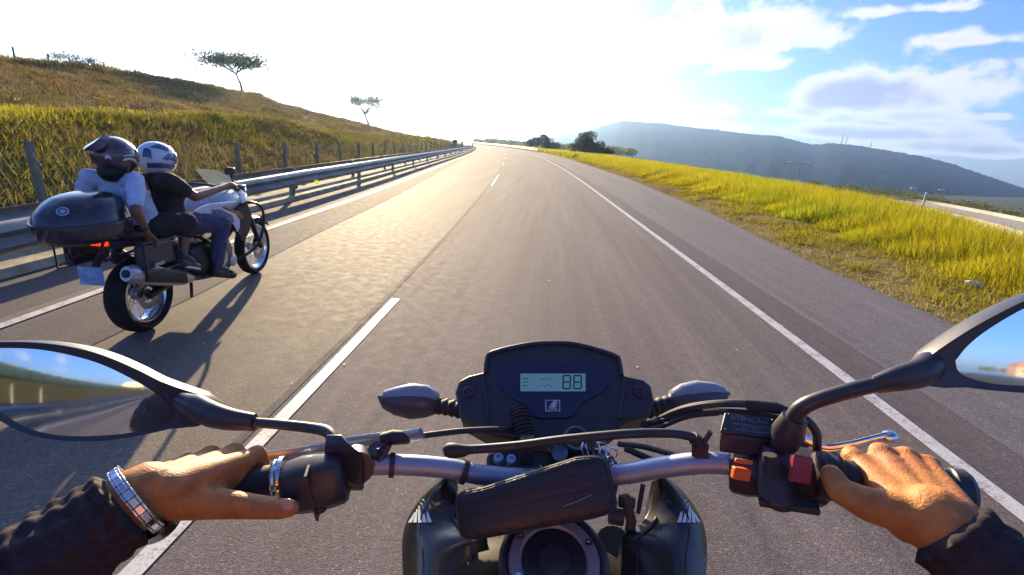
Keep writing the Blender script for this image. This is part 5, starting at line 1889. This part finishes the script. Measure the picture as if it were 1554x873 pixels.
# engine, frame, swingarm
MB().rings([[Vector((x * k, y, z * kz + .40)) for x, z in ((-.15, -.14), (-.19, 0), (-.14, .17), (.14, .17), (.19, 0), (.15, -.14))] for y, k, kz in ((.50, .75, .8), (.58, 1, 1), (.88, 1, 1), (1.05, .8, 1.1), (1.13, .5, .8))]).build('engine', mat('engine_dark', (.05, .046, .046), .45, .6, var=.3, nscale=15), tm, bevel=.02)
eng = MB().lathe([(0, 0), (.085, 0), (.085, .02), (.07, .035), (.02, .04), (0, .04)], (.17, .80, .40), (1, 0, 0), 24).build('clutch_cover', M_alud, tm)
MB().lathe([(0, 0), (.055, 0), (.055, .02), (.04, .03), (0, .03)], (.17, .98, .33), (1, 0, 0), 20).build('engine_cover', M_alud, tm)
for sx in (-1, 1):
    MB().tube([(sx * .09, .55, .42), (sx * .10, .25, .33), (sx * .10, 0, .292)], [.035, .03, .028], 10).build('swingarm', M_dkm, tm)
    MB().tube([(sx * .12, .25, .75), (sx * .14, .60, .62), (sx * .14, .85, .50), (sx * .12, 1.15, .62), (sx * .09, 1.33, .92)], .018, 10, smooth=3).build('frame', M_dkm, tm)
    # crash bar loop round the fairing
    MB().tube([(sx * .16, 1.13, .30), (sx * .27, 1.28, .42), (sx * .28, 1.42, .62), (sx * .26, 1.42, .78), (sx * .20, 1.28, .83), (sx * .14, 1.18, .72)], .013, 10, smooth=5).build('crash_bar', M_dkm, tm)
    MB().tube([(sx * .16, .40, .42), (sx * .27, .40, .42)], .013, 8).build('footpeg', M_dkm, tm)
    MB().tube([(sx * .15, .80, .27), (sx * .27, .80, .27)], .014, 8).build('footpeg', M_dkm, tm)
    MB().tube([(sx * .05, 1.28, .965), (sx * .16, 1.10, 1.0), (sx * .36, .84, 1.005)], .012, 10, smooth=3).build('handlebar', M_dkm, tm)
    MB().tube([(sx * .28, .95, 1.004), (sx * .37, .83, 1.005)], .018, 10).build('grip', M_rub, tm)
    MB().tube([(sx * .26, 1.06, 1.01), (sx * .33, 1.03, .99), (sx * .385, .93, .98)], [.012, .02, .012], 8, flat=.5).build('hand_guard', M_case, tm)
    st = MB().tube([(sx * .26, .99, 1.0), (sx * .27, .95, 1.07), (sx * .27, .93, 1.13)], .007, 8).build('mirror_stem', M_dkm, tm)
    mi = MB().rings([[Vector((sx * .27 + a_, .92 + dy_2, 1.15 + b_)) for a_, b_ in ((-.035, -.025), (.025, -.035), (.05, -.005), (.04, .03), (-.02, .035), (-.045, .01))] for dy_2 in (-.008, .012)] + [[Vector((sx * .27 + a_ * .6, .955, 1.15 + b_ * .6)) for a_, b_ in ((-.035, -.025), (.025, -.035), (.05, -.005), (.04, .03), (-.02, .035), (-.045, .01))]]).build('mirror', M_case, tm, bevel=.003)
# seat
MB().rings([[Vector((x * w_, y, z + dz)) for x, dz in ((-1, -.07), (-1, -.01), (-.7, .02), (.7, .02), (1, -.01), (1, -.07))] for y, w_, z in ((-.14, .12, .78), (.0, .15, .77), (.25, .155, .755), (.40, .13, .72), (.62, .12, .70), (.80, .09, .74))]).build('seat', mat('seat_vinyl', (.05, .035, .04), .6, bump=.3, bscale=300), tm, sub=1)
# tank (white-grey top) and side panels
MB().rings([[Vector((math.copysign(abs(math.cos(a_)) ** .7, math.cos(a_)) * w_, y, z + math.sin(a_) * h_)) for a_ in np.linspace(0, 2 * math.pi, 17)[:-1]] for y, w_, z, h_ in ((.66, .07, .77, .04), (.76, .13, .81, .09), (.92, .17, .84, .12), (1.12, .19, .85, .12), (1.30, .15, .86, .11), (1.44, .07, .88, .07))]).build('tank', mat('silver_tank', (.40, .43, .52), .28, coat=.5), tm, sub=1)
pan = [(730, 352), (752, 335), (790, 322), (888, 312), (884, 324), (838, 332), (832, 338), (880, 358), (902, 382), (902, 412), (894, 430), (880, 402), (846, 378), (800, 366), (760, 362)]
for sx in (-1, 1):
    P_ = [Vector((sx * .19, p_.y, p_.z)) for p_ in TT(pan, .19)]
    MB().prism(P_, (sx * .016, 0, 0)).build('side_panel', M_white, tm, bevel=.005)
    P_ = [Vector((sx * .212, p_.y, p_.z)) for p_ in TT([(800, 345), (832, 342), (878, 365), (885, 395), (850, 374), (815, 362)], .212)]
    MB().prism(P_, (sx * .006, 0, 0)).build('panel_graphic', M_blue, tm, bevel=.002)
    P_ = [Vector((sx * .17, p_.y, p_.z)) for p_ in TT([(842, 335), (900, 352), (918, 372), (905, 380), (868, 352)], .17)]
    MB().prism(P_, (sx * .02, 0, 0)).build('radiator_trim', M_oran, tm, bevel=.003)
    P_ = [Vector((sx * .14, p_.y, p_.z)) for p_ in TT([(880, 300), (915, 308), (935, 330), (928, 352), (900, 340), (884, 322)], .14)]
    MB().prism(P_, (-sx * .05, 0, 0)).build('front_fairing', M_case, tm, bevel=.006)
MB().ell((0, 1.50, .87), (.09, .05, .07)).build('headlight', M_lens, tm)
MB().rings([[Vector((x * w_, y, z + dz * h_)) for x, dz in ((-1, -.6), (-.9, .3), (-.45, .9), (0, 1), (.45, .9), (.9, .3), (1, -.6), (.5, -1), (-.5, -1))] for y, z, w_, h_ in ((1.26, .88, .16, .10), (1.36, .88, .165, .11), (1.46, .86, .13, .10), (1.54, .82, .08, .07), (1.62, .775, .04, .03))]).build('front_cowl', mat('silver_tank'), tm, bevel=.004, angle=50)
for sx in (-1, 1):
    MB().prism([Vector((sx * .15, y, z)) for y, z in ((1.02, .70), (1.18, .80), (1.34, .82), (1.40, .70), (1.34, .55), (1.22, .46), (1.12, .55))], (sx * .03, 0, 0)).build('radiator_shroud', M_dkm, tm, bevel=.008)
MB().rings([[Vector((x, y, z)) for x, z in ((-.12, .90), (.12, .90), (.12, .98), (-.12, .98))] for y in (1.36, 1.46)]).build('instrument_panel', M_case, tm, bevel=.01)
# windscreen: thin curved clear sheet
m = bpy.data.materials.new('clear_screen')
m.use_nodes = True
t = NT(m.node_tree)
g_ = t.n('ShaderNodeBsdfPrincipled')
g_.inputs['Base Color'].default_value = (.75, .82, .75, 1)
g_.inputs['Roughness'].default_value = .12
g_.inputs['Alpha'].default_value = .42
o_ = t.n('ShaderNodeOutputMaterial')
t.l(g_.outputs[0], o_.inputs[0])
rows = []
for k in range(7):
    f = k / 6
    w_ = .17 - .07 * f ** 2
    y_, z_ = 1.42 - .33 * f, .95 + .19 * f
    rows.append([Vector((math.sin(a_) * w_, y_ - .06 * (1 - math.cos(a_)), z_)) for a_ in np.linspace(-1.3, 1.3, 11)] + [Vector((math.sin(a_) * w_, y_ - .06 * (1 - math.cos(a_)) - .004, z_)) for a_ in np.linspace(1.3, -1.3, 11)])
MB().rings(rows).build('windscreen', m, tm)
# tail, plate, lamp, pannier boxes, rack
MB().rings([[Vector((x * w_, y, z + dz)) for x, dz in ((-1, -.03), (-1, .02), (1, .02), (1, -.03))] for y, w_, z in ((.25, .10, .66), (.05, .09, .69), (-.12, .07, .71), (-.21, .05, .715))]).build('tail_unit', M_case, tm, bevel=.01)
tl = MB().box((.0, -.225, .725), (.10, .03, .028)).build('tail_lamp', mat('red_lens', (.6, .02, .01), .3, emit=(1, .03, .0, .7)), tm, bevel=.006)
MB().tube([(0, -.18, .68), (0, -.28, .60), (0, -.31, .53)], [.035, .03, .03], 10, flat=.5).build('plate_holder', M_case, tm)
MB().box((.0, -.335, .53), (.16, .006, .125)).build('number_plate', mat('plate_blank', (.22, .34, .60), .5, var=.1, nscale=20, col2=(.32, .45, .66), c2scale=20), tm, bevel=.004)
for sx in (-1, 1):
    MB().tube([(sx * .11, -.30, .80), (sx * .11, -.36, .70), (sx * .11, -.33, .64), (sx * .10, .10, .66)], .009, 8).build('rack_tube', M_dkm, tm)
    yb, yf, zb_, zt_ = -.24, .12, .52, .745
    MB().box((sx * .235, (yb + yf) / 2, (zb_ + zt_) / 2), (.06, yf - yb - .04, zt_ - zb_ - .05)).build('side_box', M_case, tm, bevel=.02)
    MB().tube([(sx * .295, yb, zb_ + .02), (sx * .295, yf, zb_), (sx * .295, yf + .02, zt_ - .02), (sx * .295, yb, zt_), (sx * .295, yb, zb_ + .02)], .007, 8).build('side_rack', M_dkm, tm)
    MB().box((sx * .287, -.10, .575), (.004, .09, .022)).build('box_label', mat('grey_label', (.35, .34, .32), .5), tm)
MB().box((0, -.30, .795), (.26, .34, .02)).build('rack_plate', M_dkm, tm, bevel=.005)
# exhaust
mf = MB().tube([(.20, -.26, .535), (.20, -.05, .465), (.20, .22, .375), (.19, .36, .33)], [.062, .070, .060, .030], 20, smooth=4, flat=.8).build('muffler', M_alud, tm)
MB().tube([(.20, -.30, .548), (.20, -.25, .532), (.20, -.235, .527)], [.050, .066, .067], 20, flat=.8).build('muffler_cap', M_alud, mf)
MB().tube([(.20, -.305, .549), (.20, -.29, .545)], .028, 16).build('outlet', M_rub, mf)
MB().rings([[Vector((.262 + (.006 if k in (1, 2) else 0), y_, z_ + dz)) for k, dz in enumerate((-.05, -.03, .03, .045))] + [Vector((.24, y_, z_ + .045)), Vector((.24, y_, z_ - .05))] for y_, z_ in ((-.20, .515), (.05, .44), (.20, .39))]).build('heat_shield', M_dkm, mf, bevel=.004)
MB().tube([(.19, .36, .33), (.16, .6, .28), (.13, .95, .25), (.09, 1.12, .42)], .022, 10, smooth=4).build('exhaust_pipe', M_dkm, tm)
MB().tube([(-.12, .60, .25), (-.16, .50, .10)], .012, 8).build('side_stand', M_dkm, tm)
MB().tube([(.12, .45, .26), (.17, .36, .17)], .012, 8).build('stand_lug', M_dkm, tm)
# mudguard hugger
MB().rings([[Vector((a_, .0 + math.cos(b_) * .315, .292 + math.sin(b_) * .315)) for a_ in (-.08, 0, .08)] + [Vector((a_, .0 + math.cos(b_) * .307, .292 + math.sin(b_) * .307)) for a_ in (.08, 0, -.08)] for b_ in np.linspace(.35, 1.6, 8)]).build('rear_fender', M_case, tm)
# top case: pointed at the back, domed lid
def case_ring(f, zt, zb2):
    # outline half-widths along the length (rear -.86 .. front -.18)
    out = []
    Yr, Yf = -.60, -.07
    for k in range(40):
        a_ = 2 * math.pi * k / 40
        c_, s_ = math.cos(a_), math.sin(a_)
        y_ = (Yr + Yf) / 2 + .10 * 0 + math.copysign(abs(s_) ** .8, s_) * (Yf - Yr) / 2 * f
        wr = .225 if s_ > -.1 else .225 * (1 - .45 * abs(s_) ** 1.6)
        x_ = math.copysign(abs(c_) ** .62, c_) * wr * f
        out.append((x_, y_))
    return out
rows = []
for f, z_ in ((.70, .800), (.86, .812), (.95, .85), (1.0, .915), (1.0, .925), (.975, .93), (.965, .95), (.90, 1.0), (.78, 1.045), (.58, 1.075), (.3, 1.09)):
    rows.append([Vector((x_, y_ + (.03 if f < .8 and z_ > .95 else 0), z_ - .03 + .10 * (y_ + .4) * (1 if z_ > .93 else .3))) for x_, y_ in case_ring(f, 0, 0)])
tcs = MB().rings(rows).build('top_case', mat('glossy_lid', (.032, .028, .042), .24, var=.15, nscale=20, coat=.5), tm, angle=50)
MB().rings([[v_ + (v_ - Vector((0, -.34, .9))).normalized() * e_ for v_ in rows[4]] for e_ in (.003, .006)] + [[v_ + (v_ - Vector((0, -.34, .9))).normalized() * e_ + Vector((0, 0, .012)) for v_ in rows[4]] for e_ in (.006, .003)]).build('lid_seam', M_case, tcs)
MB().rings([[v_ * 1.0 + Vector((0, 0, .0)) for v_ in rows[4]][:]] + [[Vector((v_.x * 1.004, (v_.y + .5) * 1.004 - .5, v_.z + .006)) for v_ in rows[4]]], cap=False).build('case_seam', M_satin, tcs)
q_ = Vector((.10, -.80, .35)).normalized()
MB().lathe([(0, 0), (.030, 0), (.030, .003), (0, .004)], (.075, -.525, .985), (.35, -.65, .65), 24).build('case_badge', mat('badge_silver', (.6, .6, .65), .3, .6), tcs)
MB().lathe([(.014, 0), (.022, 0), (.022, .002), (.014, .002)], Vector((.075, -.525, .985)) + Vector((.35, -.65, .65)) * .004, (.35, -.65, .65), 24, closed=True, cap=False).build('badge_ring', M_blue, tcs)
MB().box((.19, -.42, .84), (.01, .04, .012)).build('case_latch', mat('grey_label'), tcs)

# ----- people on the touring motorcycle
M_sk2 = mat('skin_tanned', (.20, .085, .045), .5, var=.12, nscale=60)
M_shirt = mat('pale_blue_shirt', (.46, .54, .72), .8, var=.12, nscale=40, bump=.5, bscale=60)
M_tee = mat('dark_tee', (.030, .024, .022), .85, var=.2, nscale=60, bump=.4, bscale=60)
M_short = mat('dark_shorts', (.022, .018, .018), .85, var=.2, nscale=60)
M_jean = mat('blue_jeans', (.060, .058, .12), .8, var=.2, nscale=60, bump=.4, bscale=80)
M_shoe = mat('dark_shoe', (.035, .028, .03), .6)
M_sole = mat('white_sole', (.6, .62, .68), .5)


def seated(parent, hipc, neck, head, shR, elR, wrR, knR, anR, toeR, shL, elL, wrL, k=1.0):
    """continuous body from joint positions; the left leg mirrors the right"""
    b = MB()
    mid = hipc.lerp(neck, .5)
    for sx in (-1, 1):
        b.cap2(hipc + Vector((sx * .075, 0, .01)), .10 * k, mid + Vector((sx * .065, 0, 0)), .092 * k)
        b.cap2(mid + Vector((sx * .065, 0, 0)), .092 * k, neck + Vector((sx * .085, 0, -.09)), .085 * k)
    b.cap2(shR, .050 * k, neck + Vector((0, 0, -.04)), .055 * k); b.cap2(shL, .050 * k, neck + Vector((0, 0, -.04)), .055 * k)
    b.cap2(neck - Vector((0, 0, .03)), .048 * k, head, .05 * k)
    b.ell(head, (.075, .09, .10))
    for s_, e_, w_ in ((shR, elR, wrR), (shL, elL, wrL)):
        b.cap2(s_, .048 * k, e_, .036 * k); b.cap2(e_, .037 * k, w_, .024 * k)
        d = (w_ - e_).normalized()
        sd = Vector((0, 0, 1)).cross(d)
        if sd.length < .3: sd = Vector((1, 0, 0))
        sd.normalize()
        b.cap2(w_, .024 * k, w_ + d * .055, .026 * k)
        for i in range(4):
            o0 = w_ + d * .06 + sd * (.027 - .018 * i)
            b.cap2(o0, .0095, o0 + d * .028 + Vector((0, 0, -.006)), .009)
            b.cap2(o0 + d * .028 + Vector((0, 0, -.006)), .009, o0 + d * .040 + Vector((0, 0, -.026)), .008)
        b.cap2(w_ + d * .015 - sd * .02, .011, w_ + d * .055 - sd * .042 + Vector((0, 0, -.01)), .009)
    for sx in (1, -1):
        f = lambda p_: Vector((abs(p_.x) * sx, p_.y, p_.z))
        h_ = hipc + Vector((sx * .09, 0, -.01))
        b.cap2(h_, .088 * k, f(knR), .058 * k); b.cap2(f(knR), .056 * k, f(anR), .035 * k)
        b.cap2(f(anR) - Vector((0, 0, .03)), .033, f(toeR), .03)
    return b.build('body', M_sk2, parent, remesh=.0065, relax=3)


def shoe(parent, an, toe, m, sole):
    d = toe - an
    s_ = MB().cap2(an - Vector((0, .035, .045)), .042, toe + Vector((0, .0, .0)), .036).cap2(an - Vector((0, .01, .0)), .042, an.lerp(toe, .55), .040).build('shoe', m, parent, remesh=.007)
    if sole:
        r_ = []
        for k in range(20):
            a_ = 2 * math.pi * k / 20
            c = (an - Vector((0, .035, .082))).lerp(toe - Vector((0, -.015, .03)), .5 + .5 * math.cos(a_) * 1.12)
            r_.append(c + Vector((math.sin(a_) * .046, 0, 0)))
        MB().prism(r_, (0, -.004, .020)).build('sole', M_sole, s_, bevel=.004)


# passenger
px_ = empty('person', TM, 'passenger in a pale blue shirt, dark shorts and maroon-black helmet leaning on the top case', 'person', None)
hp, nk, hd = Vector((0, .10, .80)), Vector((0, .06, 1.16)), Vector((0, .03, 1.26))
shR, elR, wrR = T(512, 232, .165), T(516, 352, .26), T(556, 432, .25)
knR, anR, toeR = T(705, 395, .25), T(690, 520, .24), T(745, 562, .24)
shL, elL, wrL = Vector((-shR.x, shR.y + .02, shR.z)), Vector((-.27, shR.y + .05, .92)), Vector((-.22, .28, .86))
seated(px_, hp, nk, hd, shR, elR, wrR, knR, anR, toeR, shL, elL, wrL, .88)
sb = MB()
mid = hp.lerp(nk, .5)
for sx in (-1, 1):
    sb.cap2(hp + Vector((sx * .065, 0, .03)), .108, mid + Vector((sx * .055, 0, 0)), .098)
    sb.cap2(mid + Vector((sx * .055, 0, 0)), .098, nk + Vector((sx * .07, 0, -.10)), .088)
for s_, e_ in ((shR, elR), (shL, elL)):
    sb.cap2(s_, .054, nk + Vector((0, 0, -.065)), .055); sb.cap2(s_, .054, s_.lerp(e_, .75), .048)
    g = random.Random(3)
    for k in range(10):
        q_ = s_.lerp(e_, g.uniform(.1, .7)); sb.cap2(q_ + Vector((g.uniform(-.02, .02), -.028, .01)), .028, q_ + Vector((g.uniform(-.02, .02), .028, -.015)), .028)
    for k in range(8):
        q_ = hp.lerp(nk, g.uniform(.1, .8)) + Vector((g.uniform(-.06, .06), -.015, 0)); sb.cap2(q_, .078, q_ + Vector((g.uniform(-.05, .05), 0, g.uniform(-.03, .03))), .076)
sb.build('shirt', M_shirt, px_, remesh=.007, relax=2, crease=.016, csize=.07)
ss = MB()
for sx in (1, -1):
    h_ = hp + Vector((sx * .09, 0, -.01)); kx = Vector((knR.x * sx, knR.y, knR.z))
    ss.cap2(h_, .104, kx, .076); ss.cap2(kx, .076, kx.lerp(Vector((anR.x * sx, anR.y, anR.z)), .25), .066)
ss.build('shorts', M_short, px_, remesh=.008, relax=2, crease=.02, csize=.06)
for sx in (1, -1):
    f = lambda p_: Vector((abs(p_.x) * sx, p_.y, p_.z))
    shoe(px_, f(anR), f(toeR), M_shoe, True)
bw = T(540, 415, .25)
MB().lathe([(.026, 0), (.030, 0), (.030, .008), (.026, .008)], bw, (wrR - elR), 20, closed=True, cap=False).build('bracelet', M_short, px_)


def helmet(parent, c, r, m1, m2, visor=True, peak=0.0, decals=(), turn=0.0):
    R = Matrix.Rotation(turn, 3, 'Z')
    shell = MB()
    L = []
    for i in range(1, 15):
        th = math.pi * i / 15 * .86
        ring = []
        for k in range(32):
            ph = 2 * math.pi * k / 32
            x, y, z = math.sin(th) * math.cos(ph), math.sin(th) * math.sin(ph), math.cos(th)
            yy = y * (1.0 + (.16 * max(0, y) * max(0, -z + .35)))           # chin bar juts forward
            ring.append(c + R @ Vector((x * r[0], yy * r[1], z * r[2])))
        L.append(ring)
    h = shell.rings(L).build('helmet', m1, parent, angle=60)
    # visor: band on the front
    V_ = []
    for i in range(6):
        th = rad(72 + 7 * i)
        V_.append([c + R @ Vector((math.sin(th) * math.cos(ph) * (r[0] + .004), math.sin(th) * math.sin(ph) * (r[1] + .006) * 1.02, math.cos(th) * r[2] + .006)) for ph in np.linspace(rad(12), rad(168), 17)])
    m = MB()
    n = 17
    m.add([p for q in V_ for p in q], [(i * n + k, i * n + k + 1, (i + 1) * n + k + 1, (i + 1) * n + k) for i in range(5) for k in range(n - 1)])
    vz = m.build('visor', mat('smoked_visor', (.06, .055, .06), .08, coat=.8), h)
    sd_ = vz.modifiers.new('t', 'SOLIDIFY'); sd_.thickness = .003
    MB().lathe([(0, 0), (.022, 0), (.020, .006), (0, .008)], c + R @ Vector((r[0] * .99, .02, -.0)), (1, 0, 0), 20).build('visor_pivot', m2, h)
    for (q4, mm, nm) in decals:
        vs = []
        for i_ in range(5):
            for j_ in range(9):
                u_, v_ = j_ / 8, i_ / 4
                p_ = rad((q4[0][0] * (1 - u_) + q4[1][0] * u_) * (1 - v_) + (q4[3][0] * (1 - u_) + q4[2][0] * u_) * v_)
                e_ = rad((q4[0][1] * (1 - u_) + q4[1][1] * u_) * (1 - v_) + (q4[3][1] * (1 - u_) + q4[2][1] * u_) * v_ + 5 * math.sin(u_ * math.pi))
                x, y, z = math.cos(e_) * math.cos(p_), math.cos(e_) * math.sin(p_), math.sin(e_)
                vs.append(c + R @ Vector((x * (r[0] + .0025), y * (1.0 + (.16 * max(0, y) * max(0, -z + .35))) * (r[1] + .0025), z * (r[2] + .0025))))
        mmb = MB().add(vs, [(i * 9 + k, i * 9 + k + 1, (i + 1) * 9 + k + 1, (i + 1) * 9 + k) for i in range(4) for k in range(8)])
        mmb.build(nm, mm, h)
    return h


M_hm = mat('maroon_helmet', (.075, .030, .040), .20, coat=.9, var=.1)
M_hw = mat('white_helmet', (.62, .65, .70), .22, coat=.7, var=.05)
M_hb = mat('blue_helmet', (.03, .07, .20), .22, coat=.7)
M_stk = mat('sticker_silver', (.6, .55, .56), .4)
helmet(px_, Vector((0, .03, 1.285)), (.122, .155, .128), M_hm, M_hm, decals=((((-74, -8), (-60, -8), (-61, 1), (-74, 2)), M_stk, 'sticker'), (((-34, -12), (2, -14), (3, -7), (-34, -5)), M_stk, 'sticker'), (((-32, 1), (14, -4), (16, -1), (-32, 4)), M_stk, 'sticker'),
    (((-20, 24), (60, 6), (62, 22), (-12, 36)), mat('helmet_sheen', (.16, .12, .13), .25, coat=.8), 'painted_sheen'), (((-90, -40), (-25, -44), (-20, -36), (-90, -30)), M_rub, 'neck_roll')), turn=rad(6))  # lighter side decal is a gloss highlight painted on the shell
MB().rings([[Vector((x * w_, y, z + dz)) for x, dz in ((-1, -.012), (0, .016), (1, -.012), (0, -.018))] for y, z, w_ in ((-.165, 1.335, .045), (-.13, 1.352, .062), (-.06, 1.392, .05), (.0, 1.408, .02))]).build('spoiler', M_hm, px_)
MB().ell((0, .06, 1.385), (.05, .07, .018)).build('vent', M_hm, px_)
MB().cap2((0, -.03, 1.185), .075, (0, .03, 1.17), .06).build('hair', mat('dark_hair', (.012, .009, .008), .6), px_, remesh=.01)

# front rider
rd = empty('person', TM, 'front rider in a black T-shirt, blue jeans and blue and white helmet', 'person', None)
hp, nk, hd = Vector((0, .36, .78)), Vector((0, .42, 1.12)), Vector((0, .44, 1.21))
shR = T(640, 238, .20); elR = T(738, 296, .30); wrR = T(838, 275, .31)
wrR = Vector((.31, .80, 1.035)); 
knR = T(838, 395, .26); anR = T(822, 560, .22); toeR = T(880, 592, .23)
shL, elL, wrL = Vector((-shR.x, shR.y, shR.z)), Vector((-.30, elR.y, elR.z)), Vector((-.31, .80, 1.035))
seated(rd, hp, nk, hd, shR, elR, wrR, knR, anR, toeR, shL, elL, wrL)
sb = MB()
mid = hp.lerp(nk, .5)
for sx in (-1, 1):
    sb.cap2(hp + Vector((sx * .075, 0, .02)), .116, mid + Vector((sx * .065, 0, 0)), .106)
    sb.cap2(mid + Vector((sx * .065, 0, 0)), .106, nk + Vector((sx * .085, 0, -.09)), .100)
for s_, e_ in ((shR, elR), (shL, elL)):
    sb.cap2(s_, .066, nk + Vector((0, 0, -.05)), .068); sb.cap2(s_, .066, s_.lerp(e_, .55), .060)
sb.build('shirt', M_tee, rd, remesh=.007, relax=2, crease=.016, csize=.07)
ss = MB()
for sx in (1, -1):
    f = lambda p_: Vector((abs(p_.x) * sx, p_.y, p_.z))
    ss.cap2(hp + Vector((sx * .09, 0, -.01)), .102, f(knR), .074); ss.cap2(f(knR), .074, f(anR) + Vector((0, 0, .03)), .052)
ss.build('jeans', M_jean, rd, remesh=.008, relax=2, crease=.022, csize=.05)
for sx in (1, -1):
    f = lambda p_: Vector((abs(p_.x) * sx, p_.y, p_.z))
    shoe(rd, f(anR), f(toeR), M_shoe, False)
helmet(rd, Vector((0, .43, 1.255)), (.120, .150, .126), M_hw, M_hb, decals=((((-70, 40), (-8, 26), (10, 44), (-40, 60)), M_hb, 'blue_flash'), (((-36, 2), (6, -20), (26, 4), (-12, 20)), M_hb, 'blue_flash'), (((-80, -30), (12, -38), (16, -22), (-80, -12)), M_hb, 'blue_flash'),
    (((20, 30), (70, 22), (60, 40), (20, 48)), M_hb, 'blue_flash'), (((-24, -10), (4, -14), (5, -9), (-24, -4)), M_stk, 'sticker'), (((-88, 6), (-60, 0), (-62, 30), (-88, 36)), M_hb, 'blue_flash')))

# ================================================================= LITTER ON THE VERGE
p = at_y(1477, 434, 7.2)
lt = MB()
g = random.Random(2)
cx_ = RX(7.2)
rows = []
for i in range(7):
    rows.append([Vector(((i - 3) * .035 + g.uniform(-.01, .01), math.cos(a_) * (.045 + .012 * g.random()) * (1 if 0 < i < 6 else .4), .03 + math.sin(a_) * (.026 + .01 * g.random()) * (1 if 0 < i < 6 else .4))) for a_ in np.linspace(0, 2 * math.pi, 11)[:-1]])
lo = lt.rings(rows).build('crumpled_bottle', mat('litter_white', (.55, .50, .48), .35, var=.25, nscale=25), smooth=False)
gp = None
d = ray(1477, 434)
tt_ = 1.0
for tt_ in np.arange(3, 12, .02):
    q_ = CAM + d * tt_
    if q_.z < float(zr(np.array(q_.x - float(RX(q_.y))), np.array(q_.y))) + .02: break
lo.location = q_
lo.rotation_euler = (0, .1, rad(-25))
tag(lo, 'crumpled white plastic bottle lying in the dry grass of the right verge', 'litter')
for px, py, r_ in ((1393, 398, .035), (1355, 375, .03), (1180, 340, .02), (1244, 318, .03)):
    d = ray(px, py)
    for tt_ in np.arange(3, 30, .02):
        q_ = CAM + d * tt_
        if q_.z < float(zr(np.array(q_.x - float(RX(q_.y))), np.array(q_.y))) + .02: break
    s_ = MB().ell((0, 0, .01), (r_, r_ * .8, r_ * .6), seg=8, rn=6).build('stone', mat('pale_stone', (.55, .50, .42), .8, var=.2, nscale=20), smooth=False)
    s_.location = q_
    tag(s_, 'pale stone lying in the dry grass of the right verge', 'stone', 'pale stones on the verge')
